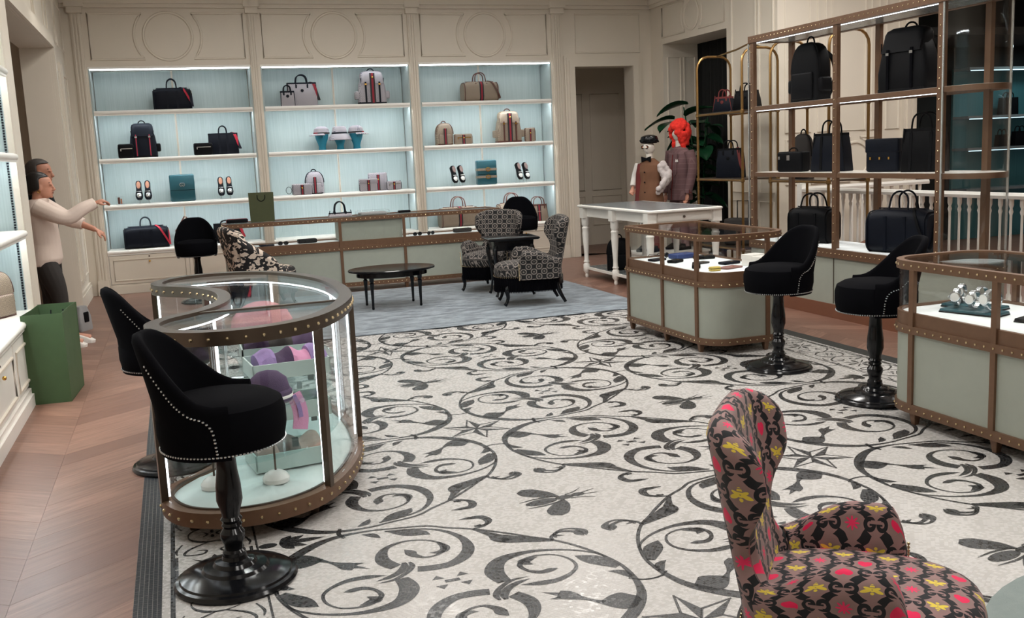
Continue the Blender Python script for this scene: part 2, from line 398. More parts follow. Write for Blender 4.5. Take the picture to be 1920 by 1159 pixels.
# tweed check
m_, nt, b = new_mat('mauve_tweed'); x, y, z = coords(nt)
ck = (abs(((x+y)*16).fract()-.5) > .44).max(abs((z*14).fract()-.5) > .44)
nt.links.new(mixc(nt, ck*.35, sr(112, 84, 86), sr(150, 120, 120)), b.inputs['Base Color']); setp(b, rough=.9); M['tweed'] = m_
# ============================================================ FLOOR
FL = struct('floor', G().box(-4, -3, -.08, 13, 16.5, -.012), M['joint'], 'pink brown chevron parquet and mosaic shop floor')
PW = .46; PS = .34; PP = .24
def plank_mesh(sgn):
    # local x along the grain; board is a parallelogram whose ends lie on the column seams
    L = math.hypot(PW, PS); ca, sa = PW/L, sgn*PS/L
    def tol(p): return (p[0]*ca+p[1]*sa, -p[0]*sa+p[1]*ca)
    g_ = .0006
    poly = [(g_, g_+sgn*PS*g_/PW), (PW-g_, sgn*PS+g_-sgn*PS*g_/PW), (PW-g_, sgn*PS+PP-g_), (g_, PP-g_)]
    poly = [tol(p) for p in poly]
    return mesh('plank', G().prism(poly, -.012, 0), M['plank'], smooth=False)
PM = {1: plank_mesh(1), -1: plank_mesh(-1)}
cand = []
def region(x0, x1, y0, y1):
    c0 = math.floor((x0+.29)/PW+1e-6); c1 = math.ceil((x1+.29)/PW-1e-6)
    for c in range(c0, c1):
        xa = -.29+c*PW; sgn = 1 if c % 2 else -1
        for r in range(int((y0-PS)/PP)-1, int((y1+PS)/PP)+2):
            y = r*PP+(0 if sgn > 0 else PS); ym = y+sgn*PS/2+PP/2
            if y0-.05 < ym < y1+.05 and not (1.0 < xa < 3.9 and 9.7 < ym < 11.9) and not (5.75 < xa and y < 8.5): cand.append((math.hypot(xa, y), xa, y, sgn))
region(-1.21, -.29, 3.2, 14.4); region(-1.67, -1.21, 8.9, 12.4); region(-.29, 7.5, 9.3, 14.4); region(5.0, 7.5, 4.0, 9.3)
cand.sort()
for d, xa, y, sgn in cand[:300]:
    o = ob('plank', PM[sgn], None, FL, (xa, y, 0), math.atan2(sgn*PS, PW)); o.location.z = 0
g = G()
for d, xa, y, sgn in cand[300:]:
    g_ = .0006; g.prism([(xa+g_, y+g_), (xa+PW-g_, y+sgn*PS+g_), (xa+PW-g_, y+sgn*PS+PP-g_), (xa+g_, y+PP-g_)], -.012, 0)
o = ob('plank_field', g, M['plank'], FL, smooth=False); o['kind'] = 'stuff'
ob('far_boards', G().box(7.5, 4, -.012, 13, 16.4, 0).box(-4, 8.9, -.012, -1.67, 14, 0).box(5.9, 14.4, -.012, 7.5, 16.4, 0).box(-4, -3, -.012, -.29, 3.2, 0).box(5.03, -3, -.012, 13, 4.0, 0), M['plank'], FL, smooth=False)
# mosaic carpet of stone
MX0, MX1, MY0, MY1 = -.29, 5.03, 1.2, 9.6
MF = ob('mosaic_field', G().box(-.185, MY0, -.012, 4.90, MY1, .0015), M['mosaic'], FL, smooth=False)
ob('mosaic_grout', G().box(MX0, MY0, -.012, -.185, MY1, .001).box(4.90, MY0, -.012, MX1, MY1, .001).box(MX0, -3, -.012, MX1, MY0, .001), M['grout'], FL, smooth=False)
g = G()
for xa, xb in ((MX0, -.185), (4.90, MX1)):
    nr = 6; rw = (xb-xa)/nr
    for r in range(nr):
        y = MY0+rnd.random()*.01
        while y < MY1:
            L = .015+rnd.random()*.006; z = .002+rnd.random()*.0006
            x0 = xa+r*rw+.0008; x1 = xa+(r+1)*rw-.0010; y1 = y+L-.0010
            b0 = len(g.v); g.v += [(x0, y, z), (x1, y, z), (x1, y1, z), (x0, y1, z)]; g.f.append((b0, b0+1, b0+2, b0+3)); y += L
o = ob('border_tesserae', g, M['tess'], FL, smooth=False); o['kind'] = 'stuff'
ZM = .0024
class Rib:
    def __init__(s): s.g = G(); s.g.uv = []
    def stroke(s, pts, ws, n=6, closed=False, bold=1.0):
        ws = [w_*(1+(bold-1)*(1 if w_ < .03 else .55)) for w_ in ws]
        P = crom([(p[0], p[1], 0) for p in pts], n, closed); W = cr1(ws, n, closed); m_ = len(P); acc = 0; b0 = len(s.g.v)
        for i in range(m_):
            a = P[i-1] if (i > 0 or closed) else P[0]; c = P[(i+1) % m_] if (i < m_-1 or closed) else P[-1]
            t = (c-a); t = t.normalized() if t.length > 1e-9 else Vector((1, 0, 0)); nn = Vector((-t.y, t.x, 0)); w_ = max(W[i], .0)/2
            if i: acc += (P[i]-P[i-1]).length
            for q in (w_, -w_):
                p = P[i]+nn*q; s.g.v.append((p.x, p.y, ZM)); s.g.uv.append((acc, q))
        for i in range(m_ if closed else m_-1):
            a = b0+2*i; c = b0+2*((i+1) % m_); s.g.f.append((a, a+1, c+1, c))
        return s
    def poly(s, pts):
        b0 = len(s.g.v)
        for p in pts: s.g.v.append((p[0], p[1], ZM)); s.g.uv.append((p[0], p[1]))
        s.g.f.append(tuple(range(b0, b0+len(pts)))); return s
    def ell(s, cx, cy, rx, ry, rot=0, n=20):
        c_, s_ = math.cos(rot), math.sin(rot)
        return s.poly([(cx+rx*math.cos(2*PI*i/n)*c_-ry*math.sin(2*PI*i/n)*s_, cy+rx*math.cos(2*PI*i/n)*s_+ry*math.sin(2*PI*i/n)*c_) for i in range(n)])
    def mesh(s, name): 
        # face up
        me = mesh(name, s.g, M['bmosaic'], smooth=False); bm = bmesh.new(); bm.from_mesh(me)
        for f in bm.faces:
            if f.normal.z < 0: f.normal_flip()
        bm.to_mesh(me); bm.free(); return me
ROS=[
 ([(-0.179,0.219),(-0.213,0.289),(-0.21,0.363),(-0.17,0.436),(-0.087,0.471),(0.001,0.446),(0.051,0.386),(0.055,0.318),(0.013,0.272),(-0.044,0.264),(-0.082,0.304),(-0.092,0.341),(-0.108,0.38)],[0.05,0.055,0.045,0.022,0.012,0.01,0.012,0.014,0.012,0.012,0.03,0.042,0]),
 ([(0.044,0.399),(0.059,0.342),(0.049,0.307),(0.016,0.293),(-0.017,0.303)],[0.01,0.035,0.035,0.022,0]),
 ([(-0.102,0.162),(-0.04,0.149),(0.037,0.155),(0.109,0.209),(0.151,0.292),(0.154,0.399),(0.112,0.501),(0.042,0.568),(-0.052,0.603),(-0.144,0.622)],[0.045,0.045,0.042,0.05,0.045,0.03,0.018,0.012,0.012,0.01]),
 ([(-0.135,0.616),(-0.065,0.57),(0.004,0.537),(0.037,0.499)],[0,0.055,0.05,0]),
 ([(-0.248,0.633),(-0.203,0.603),(-0.174,0.554)],[0,0.035,0]),
 ([(-0.325,0.722),(-0.34,0.681),(-0.324,0.621)],[0.014,0.016,0.012]),
 ([(-0.464,0.424),(-0.428,0.385),(-0.397,0.35),(-0.366,0.315),(-0.333,0.29)],[0.03,0.012,0.03,0.06,0.055]),
 ([(-0.332,0.32),(-0.287,0.315)],[0.02,0]),
 ([(-0.337,0.292),(-0.281,0.247)],[0.022,0]),
 ([(-0.14,0.249),(-0.147,0.204),(-0.18,0.16),(-0.228,0.13),(-0.285,0.114)],[0.014,0.032,0.026,0.02,0]),
 ([(-0.117,0.245),(-0.115,0.202),(-0.146,0.15),(-0.212,0.1),(-0.287,0.093)],[0.008,0.02,0.018,0.014,0]),
 ([(-0.23,0.153),(-0.301,0.169),(-0.377,0.17),(-0.448,0.136),(-0.494,0.081),(-0.497,0.009),(-0.461,-0.055),(-0.399,-0.083),(-0.334,-0.074),(-0.288,-0.023),(-0.3,0.038),(-0.341,0.074),(-0.389,0.071),(-0.42,0.068)],[0,0.03,0.025,0.016,0.012,0.01,0.008,0.01,0.014,0.018,0.014,0.022,0.025,0]),
 ([(-0.384,-0.072),(-0.339,-0.057),(-0.313,-0.043),(-0.343,-0.007)],[0,0.03,0.045,0]),
 ([(-0.183,0.1),(-0.175,-0.007),(-0.24,-0.108),(-0.373,-0.135),(-0.507,-0.095),(-0.605,-0.02),(-0.64,0.05)],[0.05,0.07,0.05,0.022,0.012,0.01,0.01]),
 ([(-0.645,0.153),(-0.595,0.069),(-0.559,0.024),(-0.525,-0.017)],[0.03,0.07,0.055,0]),
 ([(-0.654,0.262),(-0.631,0.206),(-0.588,0.178)],[0.02,0.035,0]),
 ([(-0.506,-0.205),(-0.411,-0.26),(-0.312,-0.321),(-0.282,-0.384),(-0.229,-0.474)],[0.012,0.05,0.075,0.035,0.012]),
 ([(-0.338,-0.313),(-0.293,-0.278)],[0.05,0]),
 ([(-0.508,-0.211),(-0.514,-0.248),(-0.566,-0.284),(-0.623,-0.264),(-0.637,-0.234),(-0.648,-0.2)],[0.01,0.014,0.014,0.018,0.035,0]),
 ([(-0.536,-0.252),(-0.573,-0.238)],[0.016,0]),
 ([(-0.229,-0.481),(-0.285,-0.498),(-0.312,-0.541),(-0.297,-0.599),(-0.248,-0.616),(-0.198,-0.615)],[0.01,0.014,0.014,0.016,0.022,0]),
 ([(-0.275,-0.508),(-0.24,-0.51)],[0.03,0]),
 ([(0.243,0.508),(0.301,0.51),(0.332,0.556),(0.302,0.616),(0.216,0.62)],[0.012,0.014,0.014,0.02,0]),
 ([(0.528,0.231),(0.538,0.271),(0.585,0.304),(0.635,0.293),(0.664,0.248),(0.658,0.197)],[0.01,0.014,0.012,0.014,0.035,0]),
]

RA = [86, 99, 109, 121, 134, 148, 164, 176, 189, 202, 214, 225, 244, 257]
RR = [.61, .65, .70, .745, .752, .742, .69, .64, .59, .55, .515, .508, .53, .56]
def rosette(mir):
    r = Rib(); k = -1 if mir else 1
    def T(p, s_): return (s_*p[0], s_*p[1]*k)
    ring = [(RR[i]*math.cos(R_(RA[i]))*s_, RR[i]*math.sin(R_(RA[i]))*s_) for s_ in (1, -1) for i in range(len(RA))]
    rw = [.012, .012, .012, .03, .045, .03, .014, .012, .012, .012, .012, .012, .012, .012]*2
    r.stroke([T(p, 1) for p in ring], rw, 5, True, bold=1.35)
    for s_ in (1, -1):
        for pts, ws in ROS: r.stroke([T(p, s_) for p in pts], ws, bold=1.28)
        r.stroke([T(p, s_) for p in ((-.60, .44), (-.55, .44), (-.50, .43), (-.455, .42))], [.03, .13, .11, .03])
        # tie to the neighbour
        r.stroke([T(p, s_) for p in ((-.66, .30), (-.74, .31), (-.80, .27))], [.010, .010, .010])
    for sx in (1, -1):
        for sy in (1, -1): r.poly([(sx*.025, sy*.03), (sx*.075, sy*.03), (sx*.05, sy*.065)])
    r.poly([(-.03, -.012), (.03, -.012), (.03, .012), (-.03, .012)])
    return r.mesh('scroll_rosette')
RM = [rosette(False), rosette(True)]
EX = [.90, 2.335, 3.77]; EY = [3.575+1.365*k for k in range(-1, 5)]
for i, x in enumerate(EX):
    for j, y in enumerate(EY): ob('scroll_rosette', RM[(i+j+1) % 2], None, FL, (x, y, 0))
# bee heading +x
r = Rib(); r.ell(-.095, 0, .085, .036).ell(.03, 0, .05, .026).ell(.105, 0, .035, .024)
r.stroke([(.01, .02), (-.03, .08), (-.09, .15), (-.12, .19)], [.012, .08, .105, .05]); r.stroke([(.01, -.02), (-.03, -.08), (-.09, -.15), (-.12, -.19)], [.012, .08, .105, .05])
for s_ in (1, -1):
    r.stroke([(.0, s_*.035), (-.09, s_*.05), (-.19, s_*.045)], [.012, .014, .005]); r.stroke([(.05, s_*.03), (.10, s_*.04), (.16, s_*.075)], [.009, .009, .004]); r.stroke([(.13, s_*.01), (.17, s_*.02), (.21, s_*.025)], [.008, .008, .003])
BEE = r.mesh('bee_inlay')
r = Rib()
for k in range(6):
    a = PI/2+k*PI/3; R0, R1 = (.21, .086); q = a-PI/6; q2 = a+PI/6
    tip = (R0*math.cos(a), R0*math.sin(a)); v1 = (R1*math.cos(q), R1*math.sin(q)); v2 = (R1*math.cos(q2), R1*math.sin(q2))
    r.poly([(0, 0), v1, tip]); r.stroke([v2, tip], [.011, .009], 1); r.stroke([(0, 0), v2], [.009, .009], 1)
STAR = r.mesh('star_inlay')
GX = [1.62, 3.05, .185+.0, 4.45]; GY = [2.89+1.365*k for k in range(6)]
for i, x in enumerate(GX[:2]):
    for j, y in enumerate(GY):
        if (i+j) % 2: ob('bee_inlay', BEE, None, FL, (x, y, 0), R_(8))
        else: ob('star_inlay', STAR, None, FL, (x, y, 0))
# palmettes that fill the half cells along the borders
r = Rib()
for a, L in ((-.5, .13), (0, .20), (.5, .13), (-.95, .10), (.95, .10)):
    r.stroke([(0, 0), (L*.55*math.cos(a), L*.55*math.sin(a)), (L*math.cos(a), L*math.sin(a))], [.006, .045, 0])
r.ell(-.05, 0, .04, .028)
PALM = r.mesh('palmette_inlay')
for j, y in enumerate(GY):
    ob('palmette_inlay', PALM, None, FL, (.30, y, 0)); ob('palmette_inlay', PALM, None, FL, (4.44, y, 0), PI)
# border friezes
def frieze():
    r = Rib(); P = .74
    # circle with knot
    r.stroke([(.105*math.cos(2*PI*i/12), .10*math.sin(2*PI*i/12)) for i in range(12)], [.018, .012, .006, .012]*3, 3, True)
    for s_ in (1, -1):
        r.stroke([(s_*.04, -.03), (s_*.02, 0), (s_*.04, .03)], [.004, .012, .004]); r.ell(0, s_*.03, .008, .02)
        for t in (1, -1):
            r.stroke([(t*.02, s_*.10), (t*.10, s_*.16), (t*.12, s_*.22), (t*.05, s_*.235), (t*.03, s_*.20), (t*.07, s_*.185)], [.008, .014, .012, .012, .010, .004])
            r.stroke([(t*.13, s_*.09), (t*.155, s_*.16), (t*.15, s_*.21)], [.006, .012, .006])
            r.stroke([(t*.155, s_*.235), (t*.155, s_*(P-.235 if False else .365))], [.014, .014], 1)
    # burst
    for k in range(8):
        a = k*PI/4; L = .115 if k % 2 == 0 else .13; y0 = P/2
        r.stroke([(.015*math.cos(a), y0+.015*math.sin(a)), (L*.6*math.cos(a), y0+L*.6*math.sin(a)), (L*math.cos(a), y0+L*math.sin(a))], [.004, .03 if k % 2 == 0 else .012, 0])
    return r.mesh('border_frieze')
FZ = frieze()
for k in range(11):
    y = 1.56+.74*k
    ob('border_frieze', FZ, None, FL, (.025, y+.0, 0)); ob('border_frieze', FZ, None, FL, (4.70, y+.33, 0))
r = Rib()
for xa in (-.145, .205, 4.525, 4.845, 4.872): r.stroke([(xa, MY0), (xa, MY1)], [.018 if xa < 0 else .009]*2, 1)
ob('border_line', r.mesh('border_line'), None, FL)
# rugs
g = loft([(.002, 4.05, 3.15, .02), (.012, 4.07, 3.17, .02), (.016, 4.03, 3.13, .02)]); tag(ob('area_rug', g, M['rug'], loc=(2.62, 10.775, 0)), 'large blue grey silky area rug under the oval table', 'rug')
g = G().lathe([(.83, .003), (.85, .010), (.82, .018), (.4, .019), (.01, .019)], 48); tag(ob('round_rug', g, M['rug2'], loc=(3.05, 1.87, 0)), 'grey green plush rug in the near corner beside the heart patterned chair', 'rug')
# ============================================================ WALLS
YB = 14.35
BAYS = [(-.91, 1.17), (1.30, 3.40), (3.54, 5.61)]
SZ = [.59, 1.20, 1.82, 2.45]; TOPZ = 3.02
g = G().box(-1.17, YB, TOPZ, 5.98, YB+.5, CEIL)
for a, b_ in ((-1.6, -.91), (1.17, 1.30), (3.40, 3.54), (5.61, 5.98)): g.box(a, YB, 0, b_, YB+.5, TOPZ)
g.box(5.98, YB, 2.92, 7.9, YB+.3, CEIL).box(6.97, YB, 0, 7.9, YB+.3, 2.92).box(-.95, YB+.46, 0, 5.7, YB+.5, TOPZ)
WB = struct('wall_back', g, M['cream'], 'cream panelled back wall with roundels above lit shelving', smooth=False)
g = G().box(-1.17, YB-.05, 3.77, 7.3, YB, 3.82).box(-1.17, YB-.09, 3.82, 7.3, YB, 3.90).box(-1.17, YB-.14, 3.93, 7.3, YB, 4.0).box(-1.17, YB-.2, 4.02, 7.3, YB, CEIL)
struct('trim_1', g, M['cream'], 'stepped cream cornice along the back wall', smooth=False)
def pilaster(x0, x1, n, cap):
    p = ob('pilaster', G().box(x0, YB-.03, .0, x1, YB, 3.72), M['cream'], WB, smooth=False)
    w_ = (x1-x0)/(n*2+1)
    for i in range(n):
        xa = x0+w_*(2*i+1); ob('reed', G().box(xa, YB-.045, .2, xa+w_, YB-.03, 3.68), M['cream'], p, smooth=False)
    ob('capital', G().box(x0-.03, YB-.07, 3.70, x1+.03, YB, 3.78).box(x0-.05, YB-.11, 3.78, x1+.05, YB, 3.93), M['cream'], p, smooth=False)
    ob('plinth', G().box(x0-.01, YB-.06, 0, x1+.01, YB, .20), M['cream'], p, smooth=False)
for x0, x1, n in ((-1.06, -.93, 3), (1.18, 1.29, 3), (3.41, 3.53, 3), (5.63, 5.79, 4)): pilaster(x0, x1, n, True)
def wall_panel(x0, x1, z0, z1, rd=True, name='panel_moulding', parent=None, f=None, rad=.43, rin=.31):
    """moulding frames; f maps (u, z, out) to a point on the wall"""
    xc, zc = (x0+x1)/2, (z0+z1)/2; ro = .016
    def tb(path, closed=True): ob(name, G().tube([f(u, z, 0) for u, z in path], ro, 6, closed), M['cream'], parent)
    if not rd: tb([(x0, z0), (x1, z0), (x1, z1), (x0, z1)]); return
    dz = (z1-z0)/2; dx = math.sqrt(max(rad*rad-dz*dz, .0001)); a0 = math.atan2(dz, dx)
    for s_ in (-1, 1):
        xe = x0 if s_ < 0 else x1
        tb([(xc+s_*dx, z1), (xe, z1), (xe, z0), (xc+s_*dx, z0)]+[(xc+s_*rad*math.cos(a), zc+rad*math.sin(a)) for a in [(-a0+2*a0*i/10) for i in range(1, 10)]])
    ob('roundel', G().tube([f(xc+rin*math.cos(2*PI*i/40), zc+rin*math.sin(2*PI*i/40), 0) for i in range(40)], .018, 6, True), M['cream'], parent)
fB = lambda u, z, o_: (u, YB-.004-o_, z)
for a, b_ in BAYS: wall_panel(a+.06, b_-.06, 3.11, 3.70, True, parent=WB, f=fB)
wall_panel(6.02, 7.1, 3.13, 3.70, False, parent=WB, f=fB)
# doorway on the back wall
g = G()
for i, (o_, y_) in enumerate(((.16, .02), (.13, .035), (.09, .05), (.03, .03))):
    a, b_, t = 5.98-o_, 6.97+o_, 2.92+o_
    e = i*.002; g.box(a, YB-y_, 0, 5.978+e, YB+.02+e, t).box(6.972-e, YB-y_, 0, b_, YB+.02+e, t).box(5.978+e, YB-y_, 2.922-e, 6.972-e, YB+.02+e, t)
struct('trim_2', g, M['cream'], 'moulded cream casing around the back doorway', smooth=False)
WC = struct('wall_corridor', G().box(5.4, 16.0, 0, 8.6, 16.2, 3.3).box(7.6, 14.65, 0, 7.75, 16.0, 3.3).box(5.4, 14.85, 0, 5.55, 16.0, 3.3).box(5.4, 14.65, 3.1, 8.6, 16.2, 3.3), M['cream'], 'dim cream corridor wall beyond the back doorway', smooth=False)
for x0, x1 in ((6.0, 6.8), (6.95, 7.5)):
    for z0, z1 in ((.35, .85), (.95, 2.6)): ob('panel_moulding', G().tube([(x0, 15.995, z0), (x1, 15.995, z0), (x1, 15.995, z1), (x0, 15.995, z1)], .015, 6, True), M['cream'], WC)
# right wall with curtained opening
XRW = 7.3
g = G().box(XRW, 13.95, 0, 7.9, 14.4, CEIL).box(XRW, 12.1, 3.2, 7.9, 13.95, CEIL).box(XRW, 10.9, 0, 7.9, 12.1, CEIL)
WR = struct('wall_right', g, M['cream'], 'cream panelled side wall with a tall dark opening', smooth=False)
fR = lambda u, z, o_: (XRW-.004-o_, u, z)
wall_panel(12.15, 13.95, 3.30, 3.74, True, parent=WR, f=fR, rad=.30, rin=.21)
for y0, y1 in ((10.98, 11.3), (11.38, 11.95)): wall_panel(y0, y1, 1.0, 3.7, False, parent=WR, f=fR); wall_panel(y0, y1, .2, .88, False, parent=WR, f=fR)
for x0, x1 in ((7.38, 7.6), (7.66, 7.85)): ob('panel_moulding', G().tube([(x0, 13.945, .3), (x1, 13.945, .3), (x1, 13.945, 3.0), (x0, 13.945, 3.0)], .015, 6, True), M['cream'], WR)
struct('trim_3', G().box(XRW-.05, 10.9, 3.77, XRW, YB, 3.82).box(XRW-.09, 10.9, 3.82, XRW, YB, 3.9).box(XRW-.14, 10.9, 3.93, XRW, YB, CEIL), M['cream'], 'stepped cream cornice along the side wall', smooth=False)
g = G(); pts = []
for i in range(121): pts.append((8.02+.05*math.sin(i*.95), 12.0+2.1*i/120))
g.rings([[(p[0], p[1], z) for p in pts]+[(p[0]+.03, p[1], z) for p in reversed(pts)] for z in (.02, 3.25)])
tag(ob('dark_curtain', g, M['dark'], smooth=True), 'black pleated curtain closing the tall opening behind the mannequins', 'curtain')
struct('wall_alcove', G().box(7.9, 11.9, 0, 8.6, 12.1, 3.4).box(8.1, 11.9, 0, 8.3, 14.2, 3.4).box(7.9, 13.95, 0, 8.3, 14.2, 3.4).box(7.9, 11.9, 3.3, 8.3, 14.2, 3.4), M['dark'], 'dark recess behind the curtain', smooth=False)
# end wall of the stairwell and added dark alcove beyond
WS = struct('wall_stair', G().box(7.9, 10.9, 0, 9.4, 11.1, CEIL), M['cream'], 'cream panelled wall behind the white balustrade', smooth=False)
fS = lambda u, z, o_: (u, 10.895-o_, z)
for x0, x1 in ((7.42, 7.78), (7.9, 8.02), (8.12, 8.62), (8.72, 8.84), (8.95, 9.15)):
    wall_panel(x0, x1, 1.75, 3.7, False, parent=WS, f=fS)
for x0, x1 in ((7.42, 8.02), (8.1, 8.84)): wall_panel(x0, x1, 1.1, 1.66, True, parent=WS, f=fS, rad=.29, rin=.22)
ob('pilaster', G().box(9.2, 10.84, 0, 9.4, 10.9, 3.8).box(9.24, 10.82, 0, 9.28, 10.84, 3.8).box(9.32, 10.82, 0, 9.36, 10.84, 3.8), M['cream'], WS, smooth=False)
struct('wall_shade_alcove', G().box(9.4, 12.5, 0, 15.5, 12.7, CEIL).box(9.2, 11.1, 0, 9.4, 12.7, CEIL).box(15.3, 6, 0, 15.5, 12.7, CEIL).box(9.4, 10.9, 2.95, 15.4, 12.6, 3.05), M['dark'], 'added alcove wall beyond the stairs, coloured dark for shade', smooth=False)  # added so the shelving stays unlit; cream wall coloured dark as shade
# left wall past the shelving
XL = -1.17
g = G().box(XL-.3, 12.4, 0, XL, 14.9, CEIL).box(XL-.3, 8.93, 3.05, XL, 12.4, CEIL)
WL = struct('wall_left', g, M['cream'], 'cream side wall with a wide cased opening', smooth=False)
fL = lambda u, z, o_: (XL+.004+o_, u, z)
for y0, y1 in ((9.1, 10.1), (10.25, 11.2), (11.35, 12.2), (12.5, 13.3), (13.42, 14.2)): wall_panel(y0, y1, 3.2, 3.72, False, parent=WL, f=fL)
for y0, y1 in ((12.62, 13.15), (13.62, 14.15)): wall_panel(y0, y1, .35, 2.85, False, parent=WL, f=fL)
ob('mirror_strip', G().box(XL, 13.28, .3, XL+.012, 13.5, 2.95), M['mirror'], WL, smooth=False)
for y in (13.24, 13.5): ob('mirror_bead', G().box(XL, y, .3, XL+.03, y+.04, 2.98), M['cream'], WL, smooth=False)
g = G()
for k, (o_, x_) in enumerate(((.2, .02), (.15, .045), (.09, .06), (.03, .035))): e = .002+k*.002; g.box(XL-.01+k*.001, 12.4+e, 0, XL+x_, 12.4+o_, 3.05+o_).box(XL-.01+k*.001, 8.94, 3.05+e, XL+x_, 12.4+e, 3.05+o_)
struct('trim_4', g, M['cream'], 'moulded cream casing around the side opening', smooth=False)
struct('baseboard_left', G().box(XL, 12.62, 0, XL+.03, 14.3, .16).box(XL, 12.62, .16, XL+.02, 14.3, .2), M['cream'], smooth=False)
struct('baseboard_right', G().box(XRW-.03, 10.9, 0, XRW, 12.1, .18).box(6.98, YB-.03, 0, XRW, YB, .18), M['cream'], smooth=False)
# room glimpsed through the side opening
WN = struct('wall_side_room', G().box(-4.0, 13.0, 0, XL-.3, 13.2, 3.3).box(-4.2, 8.5, 0, -4.0, 13.2, 3.3).box(-4.0, 8.7, 0, -1.5, 8.9, 3.3).box(-4.0, 8.7, 3.2, XL-.3, 13.2, 3.3), M['cream'], 'cream wall of the side room beyond the opening', smooth=False)
D1 = struct('door_1', G().box(-2.45, 12.93, 0, -1.86, 12.985, 2.5), M['cream'], 'narrow cream door with a dark gap in the side room', smooth=False)
ob('door_gap', G().box(-1.86, 12.96, 0, -1.84, 12.99, 2.52), M['blacq'], D1, smooth=False); ob('door_frame', G().box(-1.84, 12.94, 0, -1.72, 13.0, 2.62).box(-2.5, 12.94, 2.52, -1.72, 13.0, 2.62), M['cream'], D1, smooth=False)
# unseen shell behind the camera, ceiling
struct('wall_near', G().box(-4, -3.2, 0, 13, -3, CEIL), M['cream'], 'cream wall behind the viewer', smooth=False)
struct('wall_left_near', G().box(-4.2, -3, 0, -1.6, 4.9, CEIL).box(-1.9, 4.9, 0, -1.6, 8.95, CEIL), M['cream'], 'cream wall behind the near side shelving', smooth=False)
struct('wall_right_near', G().box(13, -3, 0, 13.2, 11, CEIL), M['cream'], 'far cream wall beyond the stairs', smooth=False)
CE = struct('ceiling', G().box(-4.2, -3.2, CEIL, 15.5, 16.3, CEIL+.15), M['white'], 'white shop ceiling with recessed fittings', smooth=False)
pm = mesh('light_panel', G().box(-.47, -.27, -.03, .47, -.25, 0).box(-.47, .25, -.03, .47, .27, 0).box(-.47, -.25, -.03, -.45, .25, 0).box(.45, -.25, -.03, .47, .25, 0), M['white'], False)
pe = mesh('light_diffuser', G().box(-.45, -.25, -.012, .45, .25, -.004), M['lamp'], False)
for x, y in PANELS: o = ob('light_panel', pm, None, CE, (x, y, CEIL)); ob('light_diffuser', pe, None, o)
dm = mesh('downlight', G().lathe([(.075, 0), (.085, -.006), (.075, -.012), (.06, -.004), (.055, 0)], 16), M['white'])
for x, y, e in SPOTS: ob('downlight', dm, None, CE, (x, y, CEIL))
# ============================================================ BUILT-IN SHELVING
def nose(x0, x1, z, y=YB-.025, d=.45):
    # shelf board with rounded lip
    prof = [(y+d, z), (y+.03, z), (y+.008, z-.008), (y, z-.025), (y+.006, z-.045), (y+.016, z-.05), (y+.016, z-.066), (y+.034, z-.066), (y+.034, z-.045), (y+d, z-.045)]
    return G().rings([[(x, a, b_) for a, b_ in prof] for x in (x0, x1)])
names = ['leftmost lit wall shelving bay with black bags and a teal case', 'middle lit wall shelving bay with hats on teal heads', 'rightmost lit wall shelving bay beside the doorway']
for k, (a, b_) in enumerate(BAYS):
    t = thing('display_shelving', names[k], 'shelving', ((a+b_)/2, YB, 0), group='built-in shelving bays'); c = (a+b_)/2
    L = lambda g_: g_.xf(Matrix.Translation((-c, -YB, 0)))
    for x0, x1 in ((a+.03, c-.012), (c+.012, b_-.03)): ob('back_panel', L(G().box(x0, YB+.42, .56, x1, YB+.44, TOPZ)), M['teal'], t, smooth=False)
    ob('centre_bead', L(G().box(c-.012, YB+.405, .59, c-.003, YB+.44, TOPZ).box(c+.003, YB+.405, .59, c+.012, YB+.44, TOPZ)), M['cream'], t, smooth=False)
    for x0, x1 in ((a, a+.02), (b_-.02, b_)): ob('side_panel', L(G().box(x0, YB+.01, .56, x1, YB+.45, TOPZ)), M['teal'], t, smooth=False)
    for z in SZ: ob('shelf', L(nose(a+.02 if z > .6 else a, b_-.02 if z > .6 else b_, z)), M['white'], t, smooth=True, ang=50)
    ob('head_board', L(G().box(a, YB+.0, TOPZ-.03, b_, YB+.45, TOPZ)), M['white'], t, smooth=False)
    for z in SZ[1:]: ob('light_strip', L(G().box(a+.03, YB+.016, z-.052, b_-.03, YB+.034, z-.045)), M['led'], t, smooth=False)
    ob('light_strip', L(G().box(a+.02, YB+.01, TOPZ-.046, b_-.02, YB+.022, TOPZ-.03)), M['led3'], t, smooth=False)
    bd = ob('base_cabinet', L(G().box(a, YB+.012, 0, b_, YB+.44, .56)), M['white'], t, smooth=False)
    ob('base_moulding', L(G().box(a, YB-.02, 0, b_, YB+.012, .10).box(a, YB-.008, .10, b_, YB+.012, .125)), M['cream'], t, smooth=False)
    for x0, x1 in ((a+.012, c-.004), (c+.004, b_-.012)):
        d = ob('drawer', L(G().box(x0, YB-.006, .135, x1, YB+.012, .515)), M['cream'], t, smooth=False)
        p0, p1, q0, q1 = x0+.05, x1-.05, .18, .46
        ob('drawer_moulding', L(G().tube([(p0, YB-.008, q0), (p1, YB-.008, q0), (p1, YB-.008, q1), (p0, YB-.008, q1)], .012, 6, True)), M['cream'], d)
        xm = (x0+x1)/2; ob('knob', L(G().ball((xm, YB-.025, .425), .014)), M['gold'], d); ob('keyhole', L(G().lathe([(.011, 0), (.011, .006), (.004, .008)], 10).xf(Matrix.Translation((xm, YB-.006, .49)) @ Matrix.Rotation(PI/2, 4, 'X'))), M['dbronze'], d)
